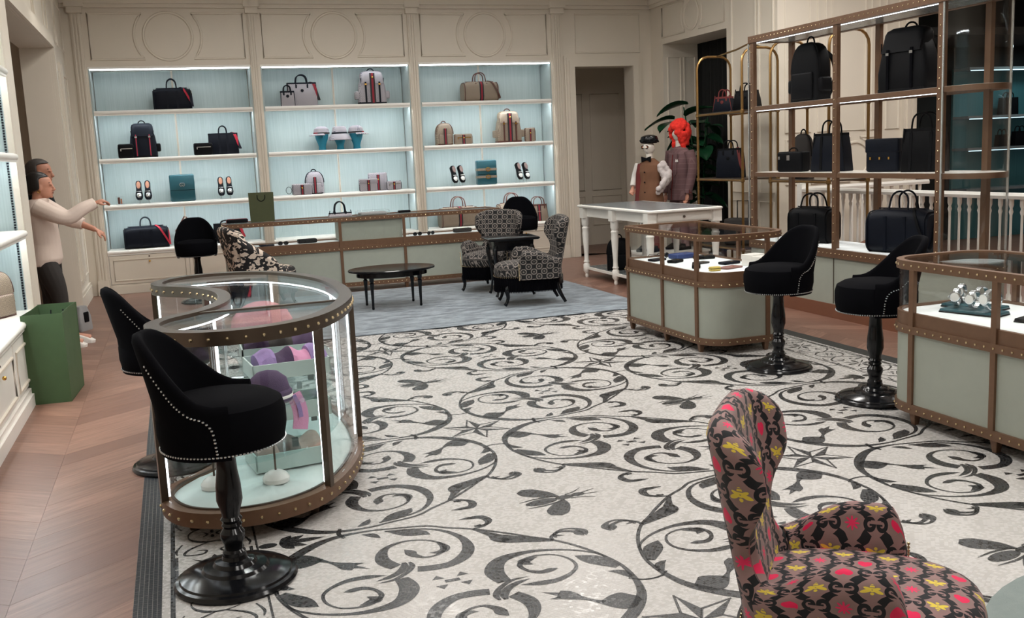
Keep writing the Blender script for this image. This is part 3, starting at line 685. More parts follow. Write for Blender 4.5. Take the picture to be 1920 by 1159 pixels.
# left shelving unit
t = thing('display_shelving', 'near side wall shelving unit at the left edge with a monogram bag', 'shelving', (-1.12, 8.4, 0))
L = lambda g_: g_.xf(Matrix.Translation((1.12, -8.4, 0)))
def noseL(z, y0=5.0, y1=8.40):
    prof = [(-1.56, z), (-1.11, z), (-1.088, z-.008), (-1.08, z-.025), (-1.086, z-.045), (-1.096, z-.05), (-1.096, z-.066), (-1.114, z-.066), (-1.114, z-.045), (-1.56, z-.045)]
    return G().rings([[(a, y, b_) for a, b_ in prof] for y in (y0, y1)])
ob('back_panel', L(G().box(-1.58, 5, .56, -1.56, 8.41, 3.1)), M['teal'], t, smooth=False)
ob('side_panel', L(G().box(-1.56, 8.40, .56, -1.15, 8.43, 3.1)), M['teal'], t, smooth=False)
g = G(); 
for i in range(120): g.cbox((-1.165, 8.395, .63+i*.0203), (.014, .012, .012))
o = ob('corded_piping', L(g), M['navy'], t); o['kind'] = 'stuff'
for z in (.62, 1.24, 1.82, 2.45):
    ob('shelf', L(noseL(z) if z < 1 else noseL(z, y1=8.36)), M['white'], t, ang=50)
    if z > 1: ob('light_strip', L(G().box(-1.14, 5.1, z-.052, -1.122, 8.33, z-.045)), M['led'], t, smooth=False)
ob('light_strip', L(G().box(-1.16, 5.1, 3.03, -1.148, 8.37, 3.045)), M['led'], t, smooth=False)
ob('end_post', L(G().box(-1.56, 8.43, 0, -1.12, 8.93, CEIL-.0).box(-1.15, 8.40, .62, -1.105, 8.47, 3.1).box(-1.12, 8.5, .2, -1.108, 8.85, 3.9)), M['cream'], t, smooth=False)
ob('header', L(G().box(-1.58, 5, 3.05, -1.12, 8.43, CEIL)), M['cream'], t, smooth=False)
ob('base_cabinet', L(G().box(-1.58, 5, 0, -1.13, 8.43, .56)), M['white'], t, smooth=False)
ob('base_moulding', L(G().box(-1.13, 5, 0, -1.085, 8.6, .09).box(-1.13, 5, .09, -1.10, 8.6, .13)), M['white'], t, smooth=False)
for y0, y1 in ((5.0, 6.1), (6.12, 7.22), (7.24, 8.36)):
    d = ob('drawer', L(G().box(-1.13, y0+.01, .15, -1.112, y1-.01, .53)), M['white'], t, smooth=False)
    ob('drawer_moulding', L(G().tube([(-1.11, y0+.07, .19), (-1.11, y1-.07, .19), (-1.11, y1-.07, .46), (-1.11, y0+.07, .46)], .012, 6, True)), M['cream'], d)
    ym = (y0+y1)/2; ob('knob', L(G().ball((-1.09, ym, .42), .014)), M['gold'], d); ob('keyhole', L(G().ball((-1.11, ym, .495), .009)), M['dbronze'], d)
# ============================================================ COUNTERS AND GLASS CASES
def offs(poly, d):
    n = len(poly); out = []
    for i in range(n):
        a = Vector(poly[i-1][:2]); b_ = Vector(poly[i][:2]); c = Vector(poly[(i+1) % n][:2])
        t1 = (b_-a).normalized(); t2 = (c-b_).normalized(); nn = Vector((t1.y+t2.y, -t1.x-t2.x)); l = nn.length
        nn = nn/l if l > 1e-6 else Vector((t1.y, -t1.x)); k = max(nn.dot(Vector((t1.y, -t1.x))), .4)
        p = b_+nn*(d/k); out.append((p.x, p.y))
    return out
def resamp(poly, step):
    P = [Vector(p) for p in poly]; n = len(P); L = [(P[(i+1) % n]-P[i]).length for i in range(n)]; T = sum(L); k = max(3, int(T/step)); out = []
    i = 0; acc = 0
    for j in range(k):
        d = T*j/k
        while acc+L[i] < d: acc += L[i]; i += 1
        t = (d-acc)/L[i]; q = P[i].lerp(P[(i+1) % n], t); tg = (P[(i+1) % n]-P[i]).normalized(); out.append((q, Vector((tg.y, -tg.x))))
    return out
def ring(poly, z0, z1, out=.012, inn=.03):
    o_ = offs(poly, out); i_ = offs(poly, -inn)
    return G().rings([[(x, y, z0) for x, y in i_], [(x, y, z0) for x, y in o_], [(x, y, z1) for x, y in o_], [(x, y, z1) for x, y in i_]], cap=False, loop=True)
def studs(poly, z, out=.013, step=.06, r=.0075):
    g = G()
    for q, nn in resamp(poly, step): g.ball((q.x+nn.x*out, q.y+nn.y*out, z), r, 6, 4)
    return g
def wallstrip(pts, z0, z1, th=.006):
    P = [Vector(p) for p in pts]; n = len(P); rs = []
    for i in range(n):
        t = (P[min(i+1, n-1)]-P[max(i-1, 0)]).normalized(); nn = Vector((t.y, -t.x))*th/2
        a, b_ = P[i]+nn, P[i]-nn; rs.append([(a.x, a.y, z0), (a.x, a.y, z1), (b_.x, b_.y, z1), (b_.x, b_.y, z0)])
    return G().rings(rs)
def seg(poly, i0, i1):
    n = len(poly); return [poly[i % n] for i in range(i0, i1+1)]
def rpoly(x0, y0, x1, y1, rr, n=6):
    """ccw rounded rectangle, rr = radii for corners (x1,y1),(x0,y1),(x0,y0),(x1,y0)"""
    pts = []
    for k, (cx, cy, r) in enumerate(((x1, y1, rr[0]), (x0, y1, rr[1]), (x0, y0, rr[2]), (x1, y0, rr[3]))):
        sx = -1 if cx == x1 else 1; sy = -1 if cy == y1 else 1
        for i in range(n+1):
            a = PI/2*(k+i/n); pts.append((cx+sx*r+r*math.cos(a), cy+sy*r+r*math.sin(a)))
    return pts
def foot_g(w_=.05, h=.075): return loft([(0, w_*.6, w_*.6, .004), (h, w_, w_, .004)])
def post_g(p, nn, z0, z1, w_=.035, d=.022):
    a = math.atan2(nn.y, nn.x); return G().box(-d/2, -w_/2, z0, d/2+.004, w_/2, z1).xf(Matrix.Translation((p[0], p[1], 0)) @ Matrix.Rotation(a, 4, 'Z'))
def nearest(poly, p):
    best = None
    n = len(poly)
    for i in range(n):
        a = Vector(poly[i]); b_ = Vector(poly[(i+1) % n]); ab = b_-a
        if ab.length < 1e-6: continue
        t = max(0, min(1, (Vector(p)-a).dot(ab)/ab.length_squared)); q = a+ab*t; d = (q-Vector(p)).length
        if best is None or d < best[0]: tg = ab.normalized(); best = (d, q, Vector((tg.y, -tg.x)))
    return best[1], best[2]
def counter(label, poly, posts, h=.95, deck=.62, solid=None, group='glass-topped display counters', light=True, origin=None):
    c = origin or (sum(p[0] for p in poly)/len(poly), sum(p[1] for p in poly)/len(poly))
    pl = [(p[0]-c[0], p[1]-c[1]) for p in poly]; ps = [(p[0]-c[0], p[1]-c[1]) for p in posts]
    t = thing('display_counter', label, 'counter', (c[0], c[1], 0), group=group)
    pn = [nearest(pl, p) for p in ps]
    for q, nn in pn: ob('foot', foot_g(), M['bronze'], t, (q.x-nn.x*.03, q.y-nn.y*.03, 0))
    bb = ob('bottom_band', ring(pl, .072, .125, .012, .05), M['bronze'], t, ang=50); ob('stud_row', studs(pl, .098), M['stud'], bb)['kind'] = 'stuff'
    ob('bottom_board', G().prism(offs(pl, -.03), .08, .10), M['bronze'], t)
    ob('body_panel', ring(pl, .125, deck-.06, .0, .02), M['sage'], t, ang=50)
    mb = ob('middle_band', ring(pl, deck-.085, deck-.04, .016, .03), M['bronze'], t, ang=50); ob('stud_row', studs(pl, deck-.062, .017), M['stud'], mb)['kind'] = 'stuff'
    ob('deck_rail', ring(pl, deck-.04, deck+.035, .004, .02), M['bronze'], t, ang=50)
    ob('deck', G().prism(offs(pl, -.018), deck-.03, deck+.02), M['lightpad'], t)
    ob('glass_side', ring(pl, deck+.03, h-.045, -.004, .010), M['glass'], t, ang=50)
    tb = ob('top_band', ring(pl, h-.05, h, .014, .026), M['bronze'], t, ang=50); ob('stud_row', studs(pl, h-.025, .015), M['stud'], tb)['kind'] = 'stuff'
    ob('glass_top', G().prism(offs(pl, -.02), h-.014, h-.006), M['glass'], t)
    for q, nn in pn: ob('post', post_g(q, nn, .125, h-.05), M['bronze'], t, smooth=False)
    if solid:
        x0, x1, y0, y1 = solid; ob('drawer_front', G().box(x0-c[0], y0-c[1], deck+.03, x1-c[0], y1-c[1], h-.05), M['sage'], t, smooth=False)
    return t, c
C1 = rpoly(3.88, 6.72, 4.62, 8.24, (.06, .05, .22, .22)); counter('glass display counter of wallets and eyewear between the white table and a bar stool', C1, [(3.88, 8.17), (3.88, 7.5), (3.88, 6.92), (4.40, 6.72), (4.62, 7.5), (4.62, 8.17)])
C2 = rpoly(3.90, 2.2, 4.64, 4.76, (.22, .22, .06, .06)); counter('glass display counter of watches at the right edge of the room', C2, [(3.90, 4.5), (3.90, 3.9), (3.90, 3.0), (3.90, 2.3), (4.64, 4.5), (4.64, 3.0)])
C3 = rpoly(.55, 12.45, 4.06, 13.0, (.04, .04, .04, .04)); counter('long glass display counter in front of the lit wall shelving', C3, [(.6, 12.45), (1.94, 12.45), (2.76, 12.45), (3.94, 12.45), (.6, 13), (4.0, 13.0)], solid=(1.96, 2.74, 12.47, 12.98), light=False)
# curved vitrine
ctl = [(-.17, 4.70), (-.09, 4.48), (.10, 4.36), (.34, 4.37), (.57, 4.53), (.75, 4.88), (.85, 5.3), (.85, 5.87), (.75, 6.3), (.57, 6.65), (.34, 6.81), (.10, 6.82), (-.09, 6.70), (-.17, 6.48), (-.12, 6.29), (.05, 6.09), (.16, 5.85), (.19, 5.59), (.16, 5.33), (.05, 5.09), (-.12, 4.89)]
VP_ = [(p.x, p.y) for p in crom([(a, b_, 0) for a, b_ in ctl], 6, True)]
vc = (.35, 5.59); vl = [(p[0]-vc[0], p[1]-vc[1]) for p in VP_]
t = thing('curved_vitrine', 'crescent shaped lit glass vitrine of knitwear with studded bronze rims', 'display case', (*vc, 0))
tb = ob('top_rim', ring(vl, .892, .955, .012, .055), M['dbronze'], t, ang=50); ob('stud_row', studs(vl, .922, .013, .075, .009), M['stud'], tb)['kind'] = 'stuff'
ob('glass_top', G().prism(offs(vl, -.03), .938, .946), M['glass'], t)
ob('glass_wall', ring(vl, .15, .892, -.006, .012), M['glass'], t, ang=60)
bb = ob('base_rim', ring(vl, .075, .145, .014, .045), M['bronze'], t, ang=50); ob('stud_row', studs(vl, .108, .015, .075, .009), M['stud'], bb)['kind'] = 'stuff'
ob('base_board', G().prism(offs(vl, -.02), .07, .12), M['bronze'], t)
# tufted deck
ins = offs(vl, -.045); cx, cy = (.05, 0)
g = G(); rs = []
NR = 9
def core(p):  # shrink towards the spine of the crescent
    y = p[1]; return (.17-.26*(y/1.2)**2+.02, y*.78)
for k in range(NR+1):
    f = k/NR
    rs.append([((p[0]*(1-f)+core(p)[0]*f), (p[1]*(1-f)+core(p)[1]*f), .135+.022*min(1, f*6)+(.006*math.cos(p[0]*45)*math.cos((p[1]*(1-f)+core(p)[1]*f)*38) if f > .05 else 0)) for p in ins])
g.rings(rs, cap=False); ob('tufted_deck', g, M['suede'], t, ang=80)
ob('deck_edge', ring(offs(vl, -.04), .14, .152, .008, .004), M['dbronze'], t, ang=50)
for p in ((.57, 4.53), (.85, 5.3), (.85, 5.87), (.57, 6.65), (-.15, 4.66), (-.15, 6.5), (.12, 5.22), (.12, 5.95)):
    q, nn = nearest(vl, (p[0]-vc[0], p[1]-vc[1])); po = ob('post', post_g(q, nn, .14, .895, .03, .028), M['dbronze'], t, smooth=False)
    ob('light_strip', post_g(Vector((q.x-nn.x*.022, q.y-nn.y*.022)), nn, .16, .885, .012, .006), M['led2'], po, smooth=False)
for p in ((.5, 4.6), (.75, 5.1), (.75, 6.1), (.5, 6.6), (-.05, 4.62), (-.05, 6.55)): ob('foot', foot_g(.06, .08), M['dbronze'], t, (p[0]-vc[0], p[1]-vc[1], 0))
ob('top_light', ring(offs(vl, -.055), .884, .892, .004, .004), M['led2'], t, ang=50)
for z in (.333, .556): ob('glass_shelf', G().prism(offs(vl, -.07), z, z+.010), M['aqua'], t)
q0, q1 = (.02-vc[0], 5.03-vc[1]), (.80-vc[0], 5.05-vc[1]); ob('cross_bar', wallstrip([q0, q1], .93, .95, .03), M['dbronze'], t)
for z in (.333, .556):
    for p in ((.45, 4.75), (.60, 5.2), (.62, 6.0), (.45, 6.4)): ob('shelf_bracket', G().cbox((p[0]-vc[0], p[1]-vc[1], z-.02), (.03, .03, .04)), M['blacq'], t)
# ============================================================ TALL SHELVING RACK
t = thing('shelving_rack', 'tall studded bronze shelving rack with black bags and a curved glass end', 'shelving', (5.96, 7.5, 0)); RO = (5.96, 7.5)
LR = lambda g_: g_.xf(Matrix.Translation((-RO[0], -RO[1], 0)))
X0, X1, YA, YZ = 5.72, 6.22, 9.04, 6.33
arc = [(X0+(X1-X0)/2-(X1-X0)/2*math.cos(PI*i/14), YZ-.36*math.sin(PI*i/14)) for i in range(15)]
plan = [(X1, YA), (X0, YA)]+arc
arcb = [(x, y) for x, y in arc]
ob('base_cabinet', LR(G().prism(offs(plan, -.004), .13, .57)), M['sage'], t, ang=50)
ob('plinth', LR(G().prism(offs(plan, .006), 0, .13)), M['kick'], t, ang=50)
mb = ob('counter_band', LR(ring(plan, .565, .645, .012, .04)), M['bronze'], t, ang=50); ob('stud_row', LR(studs(plan, .605, .013, .06)), M['stud'], mb)['kind'] = 'stuff'
ob('counter_top', LR(G().prism(offs(plan, -.008), .62, .652)), M['lightpad'], t, ang=50)
for y in (8.35, 7.65, 7.0): ob('panel_seam', LR(G().box(X0-.002, y-.003, .14, X0+.01, y+.003, .56)), M['dbronze'], t, smooth=False)
for x in (X0, X1-.04):
    for y in (9.0, 7.65, 6.35):
        p = ob('post', LR(G().box(x, y-.03, .645, x+.04, y+.03, 2.66)), M['bronze'], t, smooth=False)
        if x == X0:
            g = G(); 
            for i in range(24): g.ball((x-.003, y, .72+i*.08), .007, 6, 4)
            ob('stud_row', LR(g), M['stud'], p)['kind'] = 'stuff'
for z in (1.345, 2.015):
    s_ = ob('shelf', LR(G().prism(offs(plan, -.02), z-.02, z)), M['white'], t, ang=50)
    ob('shelf_edge', LR(ring(plan, z-.045, z-.002, -.004, .03)), M['bronze'], s_, ang=50)
    ob('light_strip', LR(G().box(X0+.035, YZ+.05, (z-.051 if z > 2 else z-.032), X0+.043, YA-.05, (z-.046 if z > 2 else z-.024))), M['led4'], s_, smooth=False)
tp = ob('top_frame', LR(ring(plan, 2.655, 2.72, .012, .05)), M['bronze'], t, ang=50); ob('stud_row', LR(studs(plan, 2.688, .013, .06)), M['stud'], tp)['kind'] = 'stuff'
ob('top_board', LR(G().prism(offs(plan, -.01), 2.66, 2.69)), M['tabletop'], t, ang=50); ob('light_strip', LR(G().box(X0+.052, YZ+.05, 2.650, X0+.060, YA-.05, 2.655)), M['led4'], tp, smooth=False)
ob('curved_glass', LR(wallstrip(arc, .655, 2.65, .008)), M['glass'], t, ang=60)
ob('end_glass', LR(G().box(X0+.04, YA-.012, .655, X1-.04, YA-.004, 2.65)), M['glass'], t, smooth=False)
for p in (arc[0], arc[11], (X0+.0, YA+.03)): ob('steel_channel', LR(G().tube([(p[0], p[1]-.012, .655), (p[0], p[1]-.012, 2.65)], .010, 6)), M['steel'], t)
# brass tube racks behind it
def tube_rack(label, y0, y1):
    t = thing('tube_rack', label, 'shelving', (6.85, (y0+y1)/2, 0), group='brass tube racks'); h = (y1-y0)/2; d = .25; H = 2.8
    for s_ in (-1, 1):
        y = s_*h; pts = [(-d, y, 0), (-d, y, H-.18)]+[(-d+.16*(1-math.cos(a)), y, H-.18+.16*math.sin(a)) for a in (R_(22), R_(45), R_(68), PI/2)]+[(d-.16, y, H-.02)]+[(d-.16+.16*math.sin(a), y, H-.18+.16*math.cos(a)) for a in (R_(22), R_(45), R_(68), PI/2)]+[(d, y, 0)]
        ob('end_frame', G().tube(pts, .016, 8), M['brass'], t)
        for z in (.35, 1.21, 2.04):
            for x in (-d, d): ob('collar', G().lathe([(.016, -.025), (.026, -.018), (.026, .018), (.016, .025)], 10, (x, y, z-.01)), M['brass'], t)
    ob('top_rail', G().tube([(d-.2, h, H-.02), (d-.2, h*.6, H), (d-.2, h*.1, H+.02), (d-.2, -h*.4, H+.06), (d-.2, -h, H-.02)], .012, 8), M['brass'], t)
    for z in (.35, 1.21, 2.04):
        s_ = ob('shelf', G().box(-d, -h, z-.008, d, h, z+.010), M['dbronze'], t, smooth=False)
        for x in (-d, d): ob('shelf_rail', G().tube([(x, -h, z-.012), (x, h, z-.012)], .014, 8), M['brass'], s_)
    return t
tube_rack('brass tube rack of handbags beside the dark opening', 10.6, 11.68)
tube_rack('brass tube rack half hidden behind the tall studded rack', 8.92, 10.0)
# white balustrade
t = thing('balustrade', 'white stair balustrade with turned balusters behind the tall rack', 'balustrade', (7.32, 8.0, 0))
LB = lambda g_: g_.xf(Matrix.Translation((-7.32, -8.0, 0)))
def rail(p0, p1):
    d = (Vector(p1)-Vector(p0)).normalized(); nn = Vector((-d.y, d.x)); prof = [(.045, 1.03), (.05, 1.06), (.035, 1.085), (-.035, 1.085), (-.05, 1.06), (-.045, 1.03)]
    return G().rings([[(p[0]+nn.x*a, p[1]+nn.y*a, z) for a, z in prof] for p in (p0, p1)])
ob('handrail', LB(rail((7.32, 4.6), (7.32, 10.4))), M['white'], t); ob('handrail', LB(rail((7.32, 10.4), (9.2, 10.4))), M['white'], t)
ob('bottom_rail', LB(G().box(7.29, 4.6, 0, 7.35, 10.4, .08)), M['white'], t, smooth=False); ob('bottom_rail', LB(G().box(7.32, 10.37, 0, 9.2, 10.43, .08)), M['white'], t, smooth=False)
bmesh_ = mesh('baluster', G().lathe([(.022, .08), (.022, .13), (.012, .15), (.016, .22), (.015, .3), (.011, .75), (.012, .88), (.02, .91), (.012, .94), (.022, .97), (.022, 1.03)], 10), M['white'])
for i in range(44): ob('baluster', bmesh_, None, t, (0, 4.75-8.0+i*.128, 0))
for i in range(12): ob('baluster', bmesh_, None, t, (.14+i*.148, 10.4-8.0, 0))
nw = ob('newel_post', LB(G().box(7.27, 10.35, 0, 7.37, 10.45, 1.12).lathe([(.04, 1.12), (.05, 1.13), (.025, 1.15), (.045, 1.17), (.062, 1.21), (.06, 1.25), (.035, 1.28), (.012, 1.295)], 14, (7.32, 10.4, 0))), M['white'], t)
# dim teal shelving beyond the stairs
t = thing('display_shelving', 'dim teal shelving in the dark room beyond the balustrade', 'shelving', (12.6, 12.45, 0)); LT = lambda g_: g_.xf(Matrix.Translation((-12.6, -12.45, 0)))
ob('back_panel', LT(G().box(11.45, 12.42, 0, 14.2, 12.46, 2.62)), M['tealshaded'], t, smooth=False)
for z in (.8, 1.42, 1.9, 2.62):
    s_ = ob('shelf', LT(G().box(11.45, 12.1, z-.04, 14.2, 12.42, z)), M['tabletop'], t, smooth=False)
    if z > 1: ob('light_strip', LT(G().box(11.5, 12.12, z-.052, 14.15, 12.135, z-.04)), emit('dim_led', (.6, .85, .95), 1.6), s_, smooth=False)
area('dim_room_fill', (12.4, 11.6, 2.9), .6, .3, 9, (.7, .95, 1))  # unseen fill lamp added to brighten the dim teal shelving
# ============================================================ BAR STOOLS
def stool():
    t = thing('bar_stool', '', 'stool', group='black velvet swivel bar stools')
    ob('base', G().lathe([(.232, 0), (.236, .012), (.228, .024), (.215, .028), (.21, .036), (.17, .048), (.13, .056), (.12, .068), (.085, .074), (.075, .088), (.05, .095), (.045, .11)], 40), M['blacq'], t, ang=30)
    ob('column', G().lathe([(.044, .105), (.044, .125), (.036, .135), (.038, .16), (.047, .185), (.047, .205), (.034, .225), (.04, .236), (.034, .247), (.042, .26), (.034, .272), (.036, .29), (.05, .34), (.048, .40), (.040, .46), (.036, .53), (.042, .55), (.034, .56), (.034, .60)], 20), M['blacq'], t, ang=30)
    ob('seat', G().lathe([(.15, .572), (.215, .574), (.230, .588), (.240, .64), (.240, .70), (.228, .742), (.19, .765), (.12, .775), (.01, .777)], 36), M['velvet'], t)
    rs = []; N = 34; edge = []; bot = []
    for i in range(N+1):
        ph = R_(72+216*i/N); u = abs(i/N-.5)*2   # 0 rear, 1 front
        h = .775+.262*(.5+.5*math.cos(PI*min(1, max(0, u-.10)/.80)))**.95
        z0 = .565; lean = .05*(1-u)
        def P(r, z): return (r*math.cos(ph), r*math.sin(ph), z)
        ro0, ro1 = .228, .242+lean*((h-.77)/.26 if h > .77 else 0)+.006; th = .042*(1-.35*u)
        if i in (0, N): th *= .6
        rs.append([P(ro0, z0), P(ro0+.012, (z0+h)/2-.05), P(ro1, h-.03), P(ro1-.004, h-.008), P(ro1-th*.5, h), P(ro1-th+.004, h-.008), P(ro1-th, h-.03), P(ro0-th+.012, (z0+h)/2), P(ro0-th, z0)])
        bot.append(P(ro0+.002, z0+.008)); edge.append((P(ro0+.004, z0), P(ro1+.002, h)))
    ob('backrest', G().rings(rs), M['velvet'], t, ang=60)
    g = G(); full = bot+[(.229*math.cos(R_(-72+144*i/22)), .229*math.sin(R_(-72+144*i/22)), .585) for i in range(1, 22)]
    pts = resamp([(p[0], p[1]) for p in full], .0135)
    for q, nn in pts: g.ball((q.x+nn.x*.002, q.y+nn.y*.002, .582), .0052, 5, 3)
    # nailheads sweeping over the outside of the back
    def outer(u, z):
        i = (u+1)/2*N; k = int(min(max(i, 0), N-1)); f = i-k; q = rs[k]; q2 = rs[k+1]
        def at(c):
            zz = min(max(z, c[0][2]), c[2][2])
            for a_, b_ in ((c[0], c[1]), (c[1], c[2])):
                if zz <= b_[2]+1e-9: w_ = (zz-a_[2])/max(b_[2]-a_[2], 1e-6); return Vector(a_).lerp(Vector(b_), w_)
            return Vector(c[2])
        return at(q).lerp(at(q2), f)
    for s_ in (-1, 1):
        pp_ = crom([(.34, .93, 0), (.46, .86, 0), (.58, .79, 0), (.70, .745, 0), (.80, .728, 0), (.865, .69, 0), (.885, .62, 0), (.89, .575, 0)], 12); last = None
        for p in pp_:
            q = outer(s_*p.x, p.y); q = Vector((q.x*1.008, q.y*1.008, q.z))
            if last is None or (q-last).length > .0125: g.ball(q, .0052, 5, 3); last = q
    ob('nailhead_trim', g, M['steel'], t)
    return t
s0 = stool(); s0.scale = (1.03, 1.03, 1.0); s0.location = (.10, 3.95, 0); s0.rotation_euler.z = R_(-14); s0['label'] = 'nearest black velvet bar stool in front of the crescent vitrine'
dup(s0, (-.115, 5.72, 0), R_(8), 'black velvet bar stool tucked into the hollow of the crescent vitrine')
dup(s0, (.21, 12.8, 0), R_(-90), 'black velvet bar stool facing forward beside the drawers of the leftmost bay')
dup(s0, (4.60, 13.2, 0), R_(-105), 'black velvet bar stool behind the patterned chairs by the long counter')
dup(s0, (4.10, 6.12, 0), R_(185), 'black velvet bar stool at the near end of the eyewear counter')
dup(s0, (4.10, 5.06, 0), R_(158), 'black velvet bar stool half hidden by the watch counter')
# ============================================================ ARMCHAIRS
def upath(hw=.27, xr=-.25, xf=.30, rc=.14, n=400):
    pts = [Vector((xr, 0))]; L = [(xr, 0), (xr, hw-rc)]
    arc_ = [(xr+rc-rc*math.cos(a), hw-rc+rc*math.sin(a)) for a in [PI/2*i/12 for i in range(13)]]
    L += arc_[1:]+[(xf, hw)]
    return L
def at_len(L, s):
    acc = 0
    for a, b_ in zip(L, L[1:]):
        d = math.dist(a, b_)
        if acc+d >= s or b_ == L[-1]:
            t = (s-acc)/d; tx = (b_[0]-a[0])/d, (b_[1]-a[1])/d
            return (a[0]+(b_[0]-a[0])*t, a[1]+(b_[1]-a[1])*t), tx
        acc += d
def wrap_shell(fn, rng, nu, nv, th, edge, mat, name, parent, H0):
    """padded shell: up the inside, over a rounded top, down the outside; uv in metres"""
    cols = []; uvs = []; K = 5
    for i in range(nu+1):
        inn, out, ui, uo = [], [], [], []; e = max(edge(i/nu), .06)*th/2
        for j in range(nv+1):
            s, z = rng(i/nu, j/nv); h = .004; P = Vector(fn(s, z)); a = Vector(fn(s+h, z))-Vector(fn(s-h, z)); b_ = Vector(fn(s, z+h))-Vector(fn(s, z-h))
            n = a.cross(b_).normalized(); c = Vector((.06-P.x, -P.y, 0))
            if n.dot(c) < 0: n = -n
            inn.append(P+n*e); out.append(P-n*e); ui.append((s, z)); nl = n; Pl = P; zl = z; sl = s
        cap = []; uc = []
        for k in range(1, K): an = PI*k/K; cap.append(Pl+nl*e*math.cos(an)+Vector((0, 0, 1))*e*math.sin(an)); uc.append((sl, zl+(2*H0-2*zl)*k/K))
        uo = [(q[0], 2*H0-q[1]) for q in reversed(ui)]
        cols.append(inn+cap+list(reversed(out))); uvs.append(ui+uc+uo)
    m_ = len(cols[0]); g = G(); g.uv = []
    for c, u in zip(cols, uvs): g.v += [tuple(p) for p in c]; g.uv += u
    for i in range(nu):
        for j in range(m_-1): a = i*m_+j; g.f.append((a, a+1, a+m_+1, a+m_))
    for i in (0, nu):
        for j in range(m_//2): a = i*m_+j; b_ = i*m_+m_-1-j; (g.f.append((a, a+1, b_-1, b_)) if b_-1 > a+1 else None)
    return ob(name, g, mat, parent, ang=75)
def armchair(label, mat, H=.92, slope=False, trim='stud'):
    t = thing('wing_chair', label, 'armchair', group='patterned wing chairs'); LP = upath()
    def fn(s, z):
        (x, y), tx = at_len(LP, min(abs(s), .80)); sg = 1 if s >= 0 else -1
        up = max(0, z-.40); x -= .20*up*(1 if abs(s) < .35 else max(0, 1-(abs(s)-.35)/.2)); out = .10*max(0, z-.35)
        y += out*(1 if abs(s) > .12 else abs(s)/.12)*.5
        return (x, y*sg, z)
    ztop = lambda q: H-.07*abs(q)**3
    def sb(i, j):
        q = i*2-1; z = .28+j*(ztop(q)-.28)
        f = (z-.28)/(H-.28)
        wing = .31 if f < .22 else (.31-.09*(.5-.5*math.cos(PI*min(1, (f-.22)/.20))) if f < .44 else .22+.12*(.5-.5*math.cos(PI*min(1, (f-.44)/.36))))
        return q*wing, z
    wrap_shell(fn, sb, 48, 30, .085, lambda i: math.sqrt(max(0, 1-max(0, (abs(i*2-1)-.76)/.24)**2)), mat, 'backrest', t, H+.06)
    for sg in (-1, 1):
        def sa(i, j, sg=sg):
            s = .25+i*.41
            top = (.455+.085*(.5-.5*math.cos(PI*min(1, i/.62)))) if not slope else (.80-.36*i)
            if i > .85: top -= .09*((i-.85)/.15)**2
            return sg*s, .28+j*(top-.28)
        def fa(s, z):
            p = fn(s, z); f = max(0, z-.48); k = 1 if s > 0 else -1
            return (p[0], p[1]+k*f*.25, p[2])
        a = wrap_shell(fa, sa, 26, 16, .095, lambda i: math.sqrt(max(0, 1-max(0, (i-.80)/.20)**2)), mat, 'armrest', t, .66)
        g = G()
        for i in range(16):
            p = fa(*sa(.98, i/15*.9)); g.ball((p[0]+.012, p[1]+sg*.044, p[2]), .006, 6, 4)
        ob('nailhead_trim', g, M[trim], a)
    # seat cushion with uv
    g = G(); g.uv = []; N = 40; K = 12
    def dsh(a):  # D-shaped outline
        c_, s_ = math.cos(a), math.sin(a); e = 2.6; r = (abs(c_/.36)**e+abs(s_/.275)**e)**(-1/e); return r*c_+.06, r*s_
    for k in range(K+1):
        f = k/K
        for i in range(N):
            x, y = dsh(2*PI*i/N)
            if f < .45: z = .30+f/.45*.11; k_ = 1+.03*math.sin(PI*f/.45); u = (math.atan2(y, x-.06)*.32, z-.30)
            else: q = (f-.45)/.55; z = .41+.055*math.sin(PI/2*q); k_ = math.cos(PI/2*q)**.55 if q < 1 else .0; u = None
            px, py = .06+(x-.06)*k_, y*k_; g.v.append((px, py, z)); g.uv.append((px, py) if f >= .36 else (px*1.1, py*1.1+z*.6))
    for k in range(K):
        for i in range(N): a = k*N+i; b_ = k*N+(i+1) % N; g.f.append((a, b_, b_+N, a+N))
    ob('seat', g, mat, t, ang=80)
    sk = G().rings([[(lambda d: (.06+(d[0]-.06)*k_+(0), d[1]*k_*1.02, z))(dsh(2*PI*i/72)) for i in range(72)] for k_, z in ((.9, .31), (1.0, .31), (1.02, .25), (1.0, .15), (.96, .15), (.96, .28))], cap=True)
    # back of the skirt wraps under the shell
    ob('fringe_skirt', sk, M['velvet'], t, ang=60)
    fr = G()
    for i in range(120):
        d = dsh(2*PI*i/120); fr.tube([(.06+(d[0]-.06)*1.02, d[1]*1.04, .30), (.06+(d[0]-.06)*1.03, d[1]*1.05, .14)], .005, 5)
    o = ob('fringe', fr, M['velvet'], t); o['kind'] = 'stuff'
    ob('frame', G().rings([[(.02+(dsh(2*PI*i/40)[0]-.06)*.92*1.05, dsh(2*PI*i/40)[1]*.95, z) for i in range(40)] for z in (.20, .30)]), M['blacq'], t)
    g = G()
    for i in range(90):
        d = dsh(2*PI*i/90); g.ball((.06+(d[0]-.06)*1.035, d[1]*1.045, .305), .0055, 5, 3)
    ob('nailhead_trim', g, M[trim], t)
